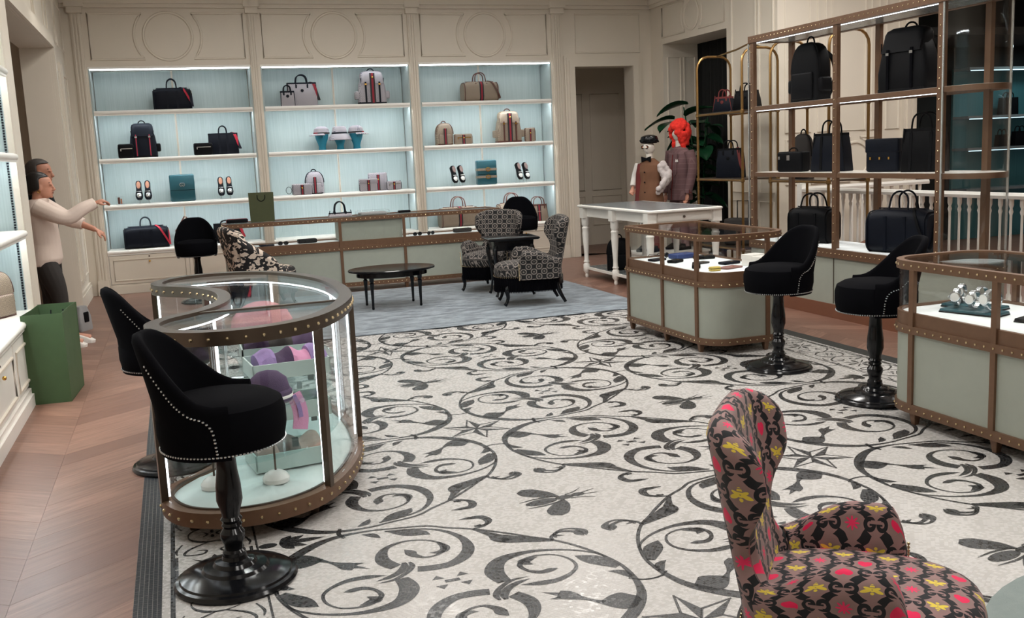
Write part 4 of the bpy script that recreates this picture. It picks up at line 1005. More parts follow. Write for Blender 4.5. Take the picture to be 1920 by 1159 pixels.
    for sx, sy in ((1, 1), (1, -1), (-1, 1), (-1, -1)):
        x = .30 if sx > 0 else -.22; y = sy*.20
        pts = [(x, y, .22), (x+sx*.03, y+sy*.02, .17), (x+sx*.02, y+sy*.012, .09), (x+sx*.04, y+sy*.02, .03), (x+sx*.055, y+sy*.03, .012)] if sx > 0 else [(x, y, .22), (x-.02, y, .15), (x-.05, y+sy*.01, .08), (x-.09, y+sy*.015, .006)]
        ob('leg', G().tube(crom(pts, 4), cr1([.03, .028, .02, .017, .022] if sx > 0 else [.028, .025, .02, .016], 4), 8), M['blacq'], t)
    return t
ch = armchair('pink heart and yellow bee patterned wing chair in the near foreground', M['ggpink'], .92); ch.scale = (.87, .87, .96); ch.location = (1.665, 2.185, 0.012); ch.rotation_euler.z = R_(-40)
cg = armchair('grey patterned wing chair with its back to the doorway, right of the black side table', M['gggrey'], .90); cg.location = (3.66, 10.14, 0.030); cg.rotation_euler.z = R_(170)
dup(cg, (3.62, 11.52, .030), R_(226), 'grey patterned wing chair behind the black side table')
cf = armchair('ivory and black floral sloping lounge chair behind the crescent vitrine', M['floral'], .90, slope=True); cf.location = (.85, 11.75, .030); cf.rotation_euler.z = R_(12)
# ============================================================ TABLES
t = thing('coffee_table', 'oval black coffee table on turned legs on the grey rug', 'table', (2.24, 10.87, .0175))
def ellr(a, b_, z, n=48): return [(a*math.cos(2*PI*i/n), b_*math.sin(2*PI*i/n), z) for i in range(n)]
ob('table_top', G().rings([ellr(.47, .36, .405), ellr(.49, .38, .412), ellr(.49, .38, .425), ellr(.48, .37, .432), ellr(.30, .22, .433)]), M['blacq'], t, ang=30)
ob('apron', G().rings([ellr(.38, .28, .345), ellr(.40, .30, .35), ellr(.40, .30, .405), ellr(.3, .2, .405)]), M['blacq'], t, ang=30)
lg = mesh('leg', G().lathe([(.011, 0), (.016, .012), (.013, .03), (.019, .22), (.026, .29), (.016, .30), (.026, .315), (.026, .39)], 12), M['blacq'])
for x, y in ((-.27, -.19), (.27, -.19), (-.27, .19), (.27, .19)): ob('leg', lg, None, t, (x, y, 0))
t = thing('side_table', 'small square black side table between the two grey patterned chairs', 'table', (3.64, 10.83, .029), R_(-6))
ob('table_top', loft([(.645, .57, .50, .02), (.655, .60, .52, .02), (.668, .60, .52, .02), (.675, .58, .50, .02)]), M['blacq'], t)
ob('apron', loft([(.53, .45, .40, .01), (.645, .47, .42, .01)]), M['blacq'], t)
for sx in (-1, 1):
    for sy in (-1, 1):
        x, y = sx*.2, sy*.175; ob('leg', G().tube(crom([(x, y, .60), (x+sx*.02, y+sy*.02, .50), (x-sx*.008, y-sy*.008, .25), (x+sx*.004, y+sy*.004, .06), (x+sx*.022, y+sy*.02, .008)], 5), cr1([.03, .028, .017, .013, .02], 5), 8), M['blacq'], t)
t = thing('console_table', 'white console table with turned legs, low shelf and grey top', 'table', (5.47, 11.0, 0))
ob('table_top', loft([(.915, .94, 2.06, .05), (.925, .97, 2.09, .05), (.94, .97, 2.09, .05), (.948, .95, 2.07, .05)]), M['white'], t); ob('top_inlay', loft([(.945, .86, 1.98, .03), (.951, .86, 1.98, .03)]), M['tabletop'], t)
ob('apron', G().box(-.42, -.96, .80, .42, .96, .915), M['white'], t, smooth=False)
dr = ob('drawer', G().box(-.33, -.975, .815, .33, -.96, .90), M['white'], t, smooth=False); ob('knob', G().ball((0, -.985, .857), .016), M['dbronze'], dr)
lg = mesh('leg', G().lathe([(.018, 0), (.026, .02), (.02, .05), (.045, .09), (.045, .17), (.03, .19), (.04, .21), (.03, .23), (.028, .3), (.046, .58), (.042, .62), (.05, .65), (.036, .67), (.05, .70), (.05, .80)], 16), M['white'])
for x in (-.42, .42):
    for y in (-.95, 0, .90):
        ob('leg', lg, None, t, (x, y, 0)); 
        ob('leg_block', G().box(x-.055, y-.055, .78, x+.055, y+.055, .915), M['white'], t, smooth=False)
sh = ob('low_shelf', loft([(.11, .86, 1.95, .03), (.14, .86, 1.95, .03)]), M['white'], t); ob('shelf_top', loft([(.14, .80, 1.88, .02), (.143, .80, 1.88, .02)]), M['tabletop'], sh)
# ============================================================ BAGS  (front faces local -y, base at z 0)
def arc_pts(w_, h, z, y=0, n=12, lean=0):
    return [(-w_/2*math.cos(PI*i/n), y+lean*math.sin(PI*i/n), z+h*math.sin(PI*i/n)**.8) for i in range(n+1)]
def strap_g(pts, w_, th=.006):
    P = crom(pts, 5); g = G(); rs = []
    for i, p in enumerate(P):
        t = (P[min(i+1, len(P)-1)]-P[max(i-1, 0)]).normalized(); sd = Vector((1, 0, 0))-t*t.x
        sd = sd.normalized() if sd.length > .2 else t.cross(Vector((0, 1, 0))).normalized(); nn = t.cross(sd)
        rs.append([p+sd*w_/2+nn*th/2, p-sd*w_/2+nn*th/2, p-sd*w_/2-nn*th/2, p+sd*w_/2-nn*th/2])
    return g.rings(rs)
def duffle(name, label, loc, w_, h, d, mat, trim, rz=0, hh=.12, hw=.16, sling=None, stripe=None, group='bags'):
    t = thing(name, label, 'bag', loc, rz, group); g = G(); rs = []
    for i in range(15):
        u = i/14*2-1; k = 1-.10*abs(u)**6-.02*u*u; x = u*w_/2
        prof = rrect(d*k, h*k, min(d, h)*.30, 5, 0, h*k/2); rs.append([(x, a, b_) for a, b_ in prof])
    ob('body', g.rings(rs), mat, t, ang=50)
    for u in (-.93, .93):
        k = .985-.06; ob('end_piping', G().tube([(u*w_/2, a, b_) for a, b_ in rrect(d*k+.01, h*k+.008, min(d, h)*.3, 4, 0, h*k/2)], .006, 6, True), trim, t)
    for s_ in (-1, 1):
        y = s_*d*.22; ob('handle', G().tube(crom([(-hw/2, s_*d*.42, h*.80), (-hw/2, s_*d*.30, h*.97)]+[(-hw/2*math.cos(PI*i/6), y, h+hh*math.sin(PI*i/6)**.7) for i in range(1, 6)]+[(hw/2, s_*d*.30, h*.97), (hw/2, s_*d*.42, h*.80)], 3), .0085, 7), trim, t)
        for x in (-hw/2, hw/2): 
            if stripe is None: ob('body_strap', G().cbox((x, s_*(d/2-.002), h*.45), (.028, .014, h*.78)), trim, t, smooth=False)
            else: ob('handle_tab', G().cbox((x, s_*d*.40, h*.82), (.022, d*.12, .05)), trim, t)
    ob('zip', G().cbox((0, 0, h-.001), (w_*.8, .016, .010)), trim, t)
    if stripe: ob('web_stripe', G().rings([[(x, a, b_) for a, b_ in rrect(d*.99+.012, h*.99+.01, min(d, h)*.3, 5, 0, h*.985/2)] for x in (-.032, .032)]), stripe, t, ang=50)
    if sling: ob('shoulder_strap', strap_g([(w_*.22, -d*.15, h+.008), (w_*.30, -d*.46, h*.93), (w_*.40, -d*.56, h*.6), (w_*.50, -d*.54, h*.22), (w_*.52, -d*.35, h*.12), (w_*.515, -.05, h*.3), (w_*.50, 0, h*.75)], .024), sling, t)
    ob('end_ring', G().tube([(w_*.5+.004, .018*math.cos(a), h*.78+.018*math.sin(a)) for a in [2*PI*i/10 for i in range(10)]], .003, 5, True), M['gold'], t)
    return t
def tote(name, label, loc, w_, h, d, mat, trim, rz=0, hh=.11, hw=None, sling=None, badge=True, bands=False, taper=.92, group='bags', stripe=None):
    t = thing(name, label, 'bag', loc, rz, group); hw = hw or w_*.42
    ob('body', loft([(0, w_-.01, d-.01, .012), (.008, w_, d, .014), (h*.6, w_*(1+taper)/2, d*.9, .012), (h-.01, w_*taper, d*.72, .010), (h, w_*taper-.01, d*.72-.01, .008)]), mat, t)
    ob('top_trim', loft([(h-.022, w_*taper+.006, d*.73+.004, .01), (h+.002, w_*taper+.004, d*.72+.002, .01)]), trim, t)
    for x in (-1, 1): ob('side_binding', G().box(x*w_*.49-.005, -d*.44, 0, x*w_*.49+.005, -d*.40, h*.98).xf(Matrix.Rotation(-x*math.atan((1-taper)*w_/2/h), 4, 'Y')), trim, t, smooth=False)
    for s_ in (-1, 1):
        y = s_*d*.34; ob('handle', G().tube(crom([(-hw/2, y*1.15, h*.82), (-hw/2, y, h)]+[(-hw/2*math.cos(PI*i/6), y, h+hh*math.sin(PI*i/6)**.7) for i in range(1, 6)]+[(hw/2, y, h), (hw/2, y*1.15, h*.82)], 3), .008, 7), trim, t)
        for x in (-hw/2, hw/2): ob('handle_tab', G().cbox((x, y*1.14, h*.84), (.024, .010, .05)), trim, t)
    if bands:
        for x in (-hw/2, hw/2): ob('body_strap', G().box(x-.014, -d/2-.006, .01, x+.014, -d/2+.02, h*.84).xf(Matrix.Rotation(-math.atan(.13*d/h), 4, 'X')), trim, t, smooth=False)
    if badge: ob('badge', G().lathe([(.022, 0), (.022, .006), (.016, .008)], 14).xf(Matrix.Translation((0, -d*.43, h*.66)) @ Matrix.Rotation(PI/2, 4, 'X')), trim, t)
    if stripe: ob('web_stripe', G().box(-.03, -d/2-.004, .004, .03, -d*.4, h*.96).xf(Matrix.Rotation(-math.atan(.13*d/h), 4, 'X')), stripe, t, smooth=False)
    if sling: ob('shoulder_strap', strap_g([(w_*.28, 0, h+.01), (w_*.40, -d*.38, h*.92), (w_*.50, -d*.45, h*.5), (w_*.56, -d*.3, h*.25), (w_*.50, 0, h*.5)], .036), sling, t)
    return t
def backpack(name, label, loc, w_, h, d, mat, trim, rz=0, stripe=None, flap=True, pockets=True, shoulder=False, straps=None, group='bags', dome=False):
    t = thing(name, label, 'bag', loc, rz, group)
    if dome: L_ = [(0, w_*.96, d, .03), (.012, w_, d, .04), (h*.5, w_, d, .05)]+[(h*.5+h*.5*math.sin(a), w_*(math.cos(a)**.62), d*max(math.cos(a)**.35, .3), .05*max(math.cos(a), .3)) for a in (.35, .65, .95, 1.2, 1.4, 1.5)]
    else: L_ = [(0, w_*.92, d*.95, .03), (.015, w_*.96, d, .04), (h*.3, w_, d, .05), (h*.62, w_*.88, d*.9, .05), (h*.8, w_*.74, d*.8, .05), (h*.86, w_*.66, d*.7, .05)]
    ob('body', loft(L_), mat, t, ang=55)
    ob('base_panel', loft([(0, w_*.965, d*1.01, .035), (h*.06, w_*.985, d*1.02, .04)]), trim, t)
    if flap:
        f = ob('flap', loft([(h*.62, w_*.80, .02, .008, 0, -d*.46), (h*.80, w_*.80, d*.86, .05, 0, -d*.03), (h*.90, w_*.78, d*.84, .05, 0, 0), (h*.96, w_*.72, d*.74, .05), (h, w_*.55, d*.5, .04)]), mat, t, ang=55)
        ob('flap_edge', G().tube([(-w_*.40, -d*.44, h*.78), (-w_*.39, -d*.475, h*.63), (w_*.39, -d*.475, h*.63), (w_*.40, -d*.44, h*.78)], .006, 6), trim, f)
        for x in (-w_*.24, w_*.24): s_ = ob('front_strap', G().cbox((x, -d*.50-.004, h*.36), (.024, .012, h*.62)), straps or trim, t, smooth=False); ob('buckle', G().cbox((x, -d*.5-.012, h*.60), (.03, .006, .022)), M['gold'] if straps is None else M['steel'], s_)
    else:
        ob('front_pocket', pill(w_*.72, .04, h*.46, .02).xf(Matrix.Translation((0, -d*.52, h*.04))), mat, t); ob('zip', G().tube([(-w_*.36, -d*.55, h*.30), (-w_*.34, -d*.55, h*.485), (w_*.34, -d*.55, h*.485), (w_*.36, -d*.55, h*.30)], .006, 6), trim, t)
        ob('top_zip', G().tube([(math.copysign(w_*.5*max(abs(math.cos(a)), .05)**.62, math.cos(a)), -d*.34*max(abs(math.cos(a))**.35, .3), h*.5+h*.5*math.sin(a)) if dome else (math.copysign(w_*.42*abs(math.cos(a))**.5, math.cos(a)), -d*(.46-.10*math.sin(a)), h*.45+h*.38*math.sin(a)) for a in [PI*i/20 for i in range(21)]], .006, 6), trim, t)
    if pockets:
        for x in (-1, 1): ob('side_pocket', pill(.07, d*.7, h*.24, .02).xf(Matrix.Translation((x*w_*.52, -.01, h*.16))), trim if stripe is None else mat, t)
    if stripe: ob('web_stripe', G().cbox((0, -d*.52-(.006 if flap else .024), h*.40), (w_*.17, .014, h*.72)), stripe, t, smooth=False)
    if stripe and flap: ob('flap_stripe', G().cbox((0, -d*.46, h*.78), (w_*.17, .03, h*.30)), stripe, t, smooth=False); 
    if stripe: ob('emblem', G().ball((0, -d*.53-.014, h*.80 if flap else h*.72), .016), M['gold'], t)
    ob('handle', G().tube(arc_pts(w_*.26, h*.14, h*(.94 if flap else .965 if dome else .84), d*(.12 if flap else .02)), .008, 7), trim, t)
    if shoulder:
        for x in (-1, 1): ob('shoulder_strap', strap_g([(x*w_*.2, d*.42, h*.88), (x*w_*.26, d*.95, h*.72), (x*w_*.30, d*1.05, h*.4), (x*w_*.34, d*.52, h*.08)], .05, .014), trim, t)
    return t
def pouch(name, label, loc, w_, h, d, mat, trim, rz=0, stripe=None, zipc=None, loop=False, flap=False, group='small leather goods', cat='pouch'):
    t = thing(name, label, cat, loc, rz, group)
    ob('body', pill(w_, d, h, min(.03, d*.4), min(.02, h*.25)), mat, t); ob('binding', G().tube([(-w_*.49, -d*.30, .012), (-w_*.49, -d*.30, h*.75), (-w_*.44, -d*.30, h*.97), (w_*.44, -d*.30, h*.97), (w_*.49, -d*.30, h*.75), (w_*.49, -d*.30, .012)], .005, 5), trim, t)
    if zipc: z = ob('zip', G().cbox((.01, -d*.5, h*.66), (w_*.72, .008, .010)), zipc, t); ob('zip_pull', G().cbox((-w_*.32, -d*.52, h*.58), (.012, .006, .03)), zipc, z)
    if stripe: ob('web_stripe', G().cbox((0, -d*.5, h*.46), (w_*.17, .012, h*.86)), stripe, t, smooth=False); ob('emblem', G().ball((0, -d*.5-.008, h*.62), .012), M['gold'], t)
    if flap: ob('flap', pill(w_*1.02, d*.5, h*.42, .015, .012).xf(Matrix.Translation((0, -d*.28, h*.58))), mat, t)
    if loop: ob('wrist_loop', G().tube([(-w_*.5-.045+.04*math.cos(a), 0, h*.45+.05*math.sin(a)) for a in [2*PI*i/12 for i in range(12)]], .004, 5, True), trim, t)
    return t
YS = 14.54
S0, S1, S2, S3 = .59, 1.20, 1.82, 2.45
g_b = 'bags on the wall shelving'
duffle('duffle_bag', 'navy leather duffle with red striped strap on the top shelf of the leftmost bay', (.11, YS, S3), .50, .29, .24, M['navy'], M['navy'], hw=.13, sling=M['webn'], group=g_b)
backpack('backpack', 'black leather flap backpack with red edged straps in the leftmost bay', (-.32, YS, S2), .36, .46, .18, M['navy'], M['black'], straps=M['webn'], group=g_b)
pouch('messenger_pouch', 'small black zip pouch leaning beside the black flap backpack', (-.545, YS-.12, S2), .20, .19, .07, M['black'], M['black'], zipc=M['steel'], group=g_b)
tote('briefcase', 'navy leather briefcase with red striped strap in the leftmost bay', (.73, YS, S2), .40, .29, .12, M['navy'], M['navy'], hh=.10, hw=.11, sling=M['webn'], badge=False, bands=True, taper=.98, group=g_b)
pouch('wash_pouch', 'black leather wash pouch with silver zip beside the navy briefcase', (.45, YS-.13, S2), .25, .165, .09, M['black'], M['black'], zipc=M['steel'], group=g_b)
duffle('duffle_bag', 'navy leather duffle with red striped strap on the lowest shelf of the leftmost bay', (-.40, YS, S0), .58, .30, .25, M['navy'], M['navy'], hw=.14, sling=M['redweb'], group=g_b)
b1 = tote('top_handle_bag', 'rose canvas bag with tall leather handle behind the forward facing stool', (.12, YS, S0), .30, .22, .14, M['rose'], M['brown'], hh=.02, hw=.1, badge=False, taper=.9, group=g_b)
ob('tall_handle', G().tube([(-.12, 0, .22), (0, 0, .40), (.02, 0, .39), (.15, 0, .22)], .009, 6), M['brown'], b1)
tote('document_bag', 'black soft bag with red strap behind the left end of the long counter', (.68, YS, S0), .40, .27, .14, M['black'], M['black'], hh=.04, sling=M['redweb'], badge=False, group=g_b)
tote('tote_bag', 'small white monogram tote on the top shelf of the middle bay', (1.65, YS-.07, S3), .19, .21, .09, M['canvasw'], M['navy'], hh=.08, hw=.10, taper=.98, group=g_b)
tote('tote_bag', 'large white monogram tote with striped strap on the top shelf of the middle bay', (1.87, YS+.05, S3), .42, .33, .15, M['canvasw'], M['navy'], hh=.11, hw=.16, sling=M['web'], taper=.96, group=g_b)
backpack('backpack', 'white monogram flap backpack with red stripe on the top shelf of the middle bay', (2.87, YS, S3), .42, .47, .18, M['canvasw'], M['navy'], stripe=M['web'], group=g_b)
pouch('wash_pouch', 'white monogram oval pouch with wrist loop in front of the mini backpack', (1.75, YS-.11, S1), .28, .16, .09, M['canvasw'], M['navy'], stripe=M['web'], loop=True, group=g_b)
backpack('mini_backpack', 'white monogram mini backpack with red stripe in the middle bay', (1.95, YS+.04, S1), .27, .32, .12, M['canvasw'], M['navy'], stripe=M['web'], flap=False, pockets=False, dome=True, group=g_b)
pouch('belt_bag', 'white monogram flap clutch with gold clasp in front of the stacked belt bags', (2.71, YS-.09, S1), .27, .18, .09, M['canvasw'], M['navy'], stripe=M['web'], flap=True, group=g_b)
pouch('camera_bag', 'white monogram camera bag at the back of the belt bag trio', (2.88, YS+.04, S1), .28, .26, .10, M['canvasw'], M['navy'], stripe=M['web'], group=g_b)
pouch('belt_bag', 'small white monogram belt bag at the right of the trio', (3.09, YS-.09, S1), .22, .135, .08, M['canvasw'], M['navy'], stripe=M['web'], zipc=M['steel'], group=g_b)
duffle('duffle_bag', 'beige monogram duffle with red stripe on the top shelf of the rightmost bay', (4.51, YS, S3), .55, .29, .25, M['canvas'], M['brown'], hh=.13, hw=.17, sling=M['brown'], stripe=M['web'], group=g_b)
backpack('mini_backpack', 'beige monogram mini backpack in the rightmost bay', (3.92, YS, S2), .27, .32, .13, M['canvas'], M['brown'], stripe=M['web'], flap=False, pockets=False, dome=True, group=g_b)
pouch('belt_bag', 'beige monogram belt bag beside the beige mini backpack', (4.20, YS-.05, S2), .28, .155, .09, M['canvas'], M['brown'], stripe=M['web'], zipc=M['gold'], group=g_b)
backpack('backpack', 'large beige monogram flap backpack in the rightmost bay', (4.94, YS, S2), .40, .47, .19, M['canvas'], M['brown'], stripe=M['web'], group=g_b)
pouch('phone_pouch', 'tiny beige monogram pouch beside the large beige backpack', (5.27, YS-.05, S2), .17, .21, .07, M['canvas'], M['brown'], stripe=M['web'], group=g_b)
duffle('duffle_bag', 'beige monogram duffle seen behind the long counter glass', (4.08, YS, S0), .60, .30, .26, M['canvas'], M['brown'], hh=.15, hw=.20, stripe=M['web'], group=g_b)
duffle('duffle_bag', 'beige monogram travel bag behind the black stool at the far right', (4.94, YS, S0), .46, .31, .24, M['canvas'], M['brown'], hh=.15, hw=.21, group=g_b)
tote('boston_bag', 'brown monogram boston bag at the end of the lowest shelf beside the doorway', (5.36, YS-.03, S0), .30, .26, .16, M['canvas'], M['brown'], hh=.12, hw=.18, stripe=M['web'], taper=.8, badge=False, group=g_b)
# rigid teal cases
def case(label, loc, w_, h, d, belts):
    t = thing('hard_case', label, 'case', loc); ob('body', pill(w_, d, h, .02, .02), M['tealbox'], t); ob('lid_seam', G().cbox((0, -d/2, h*.42), (w_*.96, .004, .006)), M['black'], t)
    if belts:
        for z in (h*.62, h*.32):
            b_ = ob('belt', loft([(z-.018, w_+.008, d+.008, .02), (z+.018, w_+.008, d+.008, .02)]), M['canvas'], t); ob('buckle', G().tube([(.045*math.cos(a)*.8+.01, -d/2-.010, z+.026*math.sin(a)) for a in [2*PI*i/14 for i in range(14)]], .007, 6, True), M['gold'], b_)
    else:
        g = G()
        for s_ in (1, -1): g.tube([(s_*(.012-.020*math.cos(a)), -d/2-.004, h*.62+.022*math.sin(a)) for a in [R_(50+i*26) for i in range(11)]]+[(s_*.014, -d/2-.004, h*.62)], .005, 6)
        ob('emblem', g, M['steel'], t)
case('plain teal hard case with linked letter emblem in the leftmost bay', (.13, YS-.02, S1), .33, .37, .12, False)
case('teal hard case wrapped by two buckled belts in the rightmost bay', (4.55, YS-.02, S1), .31, .37, .12, True)
# loafers standing on wire easels
def loafer(mat, bit, lining):
    t = thing('loafer', '', 'shoe', group='loafers displayed on wire easels'); g = G(); rs = []
    prof = [(-.135, .030, .012, .062), (-.12, .036, .012, .070), (-.08, .035, .012, .066), (-.02, .034, .010, .060), (.03, .042, .008, .062), (.08, .046, .008, .050), (.115, .038, .008, .038), (.135, .022, .010, .026)]
    for y, hw, z0, z1 in prof: rs.append([(hw*math.cos(a), -y, z0+(z1-z0)*max(0, math.sin(a))**.7 if math.sin(a) > 0 else z0) for a in [2*PI*i/16 for i in range(16)]])
    ob('upper', g.rings(rs), mat, t); ob('sole', G().prism([(p[1]*1.06*math.cos(0), -p[0]) for p in prof]+[(-p[1]*1.06, -p[0]) for p in reversed(prof)], 0, .012), M['black'], t)
    ob('opening', G().rings([[(.026*math.cos(2*PI*i/14), .062+.055*math.sin(2*PI*i/14), z) for i in range(14)] for z in (.058, .073)]), lining, t)
    ob('horsebit', G().tube([(-.03, -.035, .058), (-.012, -.04, .068), (.012, -.04, .068), (.03, -.035, .058)], .005, 6), bit, t)
    ob('toe_patch', G().ball((0, -.075, .040), (.034, .045, .018), 12, 6), bit, t); return t
lo = {'n': loafer(M['navy'], M['steel'], M['tan']), 'w': loafer(M['black'], M['dial'], M['brown'])}; used = set()
def shoe_pair(x, key, who, rz):
    w_ = thing('shoe_easel', 'thin wire easel holding '+who, 'stand', (x, YS, S1), group='wire shoe easels')
    for s_ in (-1, 1): ob('wire', G().tube([(s_*.06, -.05, 0), (s_*.06, -.05, .085), (s_*.06, .09, .25), (s_*.06, .10, 0)], .0025, 5), M['steel'], w_)
    ob('foot_bar', G().tube([(-.08, .10, .003), (.08, .10, .003)], .003, 5), M['steel'], w_)
    for s_, nm in ((-1, 'left'), (1, 'right')):
        o = lo[key] if key not in used else copy_tree(lo[key]); used.add(key)
        o.location = (x+s_*.057, YS-.02, S1+.165); o.rotation_euler = (R_(58), 0, R_(rz*.4)); o['label'] = nm+' shoe of '+who
shoe_pair(-.38, 'n', 'the navy loafers nearest the cream sweater', 0); shoe_pair(.70, 'n', 'the navy loafers right of the plain teal case', 0)
shoe_pair(4.09, 'w', 'the silver toed loafers left of the belted case', 14); shoe_pair(5.13, 'w', 'the silver toed loafers right of the belted case', 14)
t = thing('acrylic_block', 'small clear display block with a brown leather charm by the pointing hand', 'display block', (-.69, YS-.05, S1)); ob('block', G().box(-.05, -.02, 0, .05, .02, .12), M['acrylic'], t, smooth=False); ob('charm', pill(.03, .012, .09, .005).xf(Matrix.Translation((-.012, -.027, .012))), M['brown'], t); ob('charm', pill(.02, .012, .07, .005).xf(Matrix.Translation((.018, -.027, .012))), M['tan'], t)
# hats on teal heads
def headform(label, x):
    t = thing('hat_bust', label, 'display head', (x, YS, S2), group='teal flocked heads'); ob('head', G().lathe([(.055, 0), (.05, .05), (.06, .09), (.088, .16), (.098, .22), (.09, .28), (.06, .315), (.01, .325)], 20).ball((0, -.09, .19), (.014, .018, .02), 8, 5), M['tealhead'], t)
hx = [(2.10, 'leftmost teal display head under a brimmed cap'), (2.36, 'middle teal display head under a bucket hat'), (2.60, 'rightmost teal display head under a turned cap')]
for x, l in hx: headform(l, x)
def cap(label, x, rz):
    t = thing('cap', label, 'hat', (x, YS, S2+.225), rz, 'monogram hats'); ob('crown', G().lathe([(.112, 0), (.114, .03), (.10, .08), (.06, .108), (.01, .116)], 22), M['canvasw'], t)
    g = G(); rs = []
    for i in range(13):
        a = R_(-70+140*i/12)-PI/2; k = math.cos(R_(-70+140*i/12))**.5*.075
        rs.append([(.110*math.cos(a), .110*math.sin(a), .012), ((.112+k)*math.cos(a), (.112+k)*math.sin(a), -.012), ((.112+k)*math.cos(a), (.112+k)*math.sin(a), -.018), (.110*math.cos(a), .110*math.sin(a), .004)])
    ob('brim', g.rings(rs), M['canvasw'], t); ob('band', G().lathe([(.1135, .004), (.1155, .006), (.1155, .024), (.1135, .026)], 22), M['web'], t)
cap('white monogram cap with its brim turned left', 2.10, R_(-60)); cap('white monogram cap with its brim turned right', 2.60, R_(60))
t = thing('bucket_hat', 'wide brimmed white monogram bucket hat in the middle bay', 'hat', (2.36, YS, S2+.215), 0, 'monogram hats')
ob('crown', G().lathe([(.112, 0), (.108, .06), (.094, .105), (.07, .118), (.01, .12)], 24), M['canvasw'], t); ob('brim', G().lathe([(.112, .012), (.15, -.03), (.172, -.075), (.168, -.082), (.146, -.04), (.108, .0)], 28), M['canvasw'], t); ob('band', G().lathe([(.112, .004), (.1155, .006), (.114, .03), (.110, .032)], 24), M['navy'], t)
# bag on the near left shelving
backpack('backpack', 'beige monogram bag with brown flap strap on the left edge shelving', (-1.33, 8.05, .62), .34, .34, .16, M['canvas'], M['brown'], rz=R_(62), flap=False, pockets=False, dome=True, group='bags on the side shelving')
# tall rack
q = R_(-72); gr = 'bags on the tall rack'; XR_ = 5.95
backpack('backpack', 'slim black fabric backpack on the upper left of the tall rack', (XR_, 8.33, 2.015), .40, .56, .19, M['black'], M['black'], rz=R_(-84), flap=False, shoulder=True, dome=True, group=gr)
backpack('backpack', 'large black flap backpack on the upper right of the tall rack', (XR_, 6.97, 2.015), .50, .53, .22, M['black'], M['black'], rz=R_(-80), shoulder=True, straps=M['velvet'], pockets=False, group=gr)
t = pouch('vanity_case', 'small black vanity case with silver locks on the tall rack', (XR_-.06, 8.52, 1.345), .30, .20, .16, M['black'], M['black'], rz=q, group=gr, cat='bag'); ob('lock', G().cbox((0, -.085, .14), (.035, .01, .05)), M['steel'], t); ob('lock', G().cbox((-.11, -.085, .14), (.02, .01, .03)), M['steel'], t); ob('handle', G().tube(arc_pts(.10, .04, .195), .007, 6), M['black'], t)
tote('tote_bag', 'tall navy leather tote on the middle shelf of the tall rack', (XR_+.05, 8.06, 1.345), .38, .36, .16, M['navy'], M['black'], rz=q, hh=.12, hw=.14, bands=True, badge=False, taper=.8, group=gr)
t = pouch('satchel', 'black satchel with gold clasps on the middle shelf of the tall rack', (XR_, 7.24, 1.345), .32, .29, .13, M['navy'], M['black'], rz=q, flap=True, group=gr, cat='bag')
for x in (-.09, 0, .09): ob('clasp', G().cbox((x, -.09, .12), (.014, .012, .022)), M['gold'], t)
tote('tote_bag', 'black leather tote beside the studded post of the tall rack', (XR_+.04, 6.80, 1.345), .36, .36, .17, M['black'], M['black'], rz=q, hh=.13, hw=.18, bands=True, badge=False, taper=.86, group=gr)
duffle('doctor_bag', 'black framed doctor bag on the counter of the tall rack', (XR_, 8.27, .652), .46, .35, .26, M['black'], M['black'], rz=q, hh=.13, hw=.20, group=gr)
duffle('duffle_bag', 'large navy duffle with looped handles on the counter of the tall rack', (XR_, 7.0, .652), .58, .38, .28, M['navy'], M['navy'], rz=q, hh=.15, hw=.18, sling=M['black'], stripe=None, group=gr)
# tube racks
gr = 'bags on the brass tube racks'; q = R_(-62)
tote('handbag', 'plum grey handbag on the upper shelf of the brass tube rack', (6.85, 11.42, 2.05), .28, .20, .14, M['navy'], M['maroon'], rz=q, hh=.09, taper=.75, group=gr)
tote('handbag', 'black handbag on the upper shelf of the brass tube rack', (6.85, 10.88, 2.05), .34, .24, .16, M['black'], M['black'], rz=q, hh=.09, taper=.75, group=gr)
tote('handbag', 'rose leather handbag behind the top of the tall rack', (6.85, 9.72, 2.05), .28, .26, .14, M['pinkbag'], M['brown'], rz=q, hh=.09, taper=.75, group=gr)
tote('handbag', 'slate tote with red hanging straps on the brass tube rack', (6.80, 11.2, 1.22), .36, .37, .16, M['navy'], M['black'], rz=q, hh=.10, hw=.14, bands=False, taper=.86, sling=M['maroon'], group=gr)
backpack('mini_backpack', 'grey round mini backpack seen through the tall rack', (6.85, 9.72, 1.22), .24, .50, .12, M['trouser'], M['black'], rz=q, flap=False, pockets=False, dome=True, group=gr)
tote('handbag', 'burgundy soft bag on the low shelf behind the tall rack', (6.85, 9.70, .36), .32, .22, .16, M['maroon'], M['brown'], rz=q, hh=.12, taper=.8, badge=False, group=gr)
t = thing('trolley_case', 'dark trolley case with raised pull handle on the low tube shelf', 'suitcase', (6.85, 11.05, .362), R_(-62)); ob('shell', pill(.40, .20, .34, .03, .03), M['trouser'], t); ob('pull_handle', G().tube([(-.08, .05, .33), (-.08, .05, .56), (.08, .05, .56), (.08, .05, .33)], .008, 6), M['blacq'], t); ob('zip', G().cbox((0, -.02, .17), (.405, .008, .30)), M['black'], t)
# dim shelves beyond the stairs
for i, (x, z) in enumerate(((12.35, 1.9), (12.6, 1.42), (12.25, 1.42))):
    tote('handbag', ['dark bag on the upper dim teal shelf', 'dark upright bag on the lower dim teal shelf', 'dark small bag left on the lower dim teal shelf'][i], (x, 12.25, z), .32-.06*i, .26-.04*i, .12, M['black'], M['black'], hh=.08, badge=False, group='bags on the dim shelving')
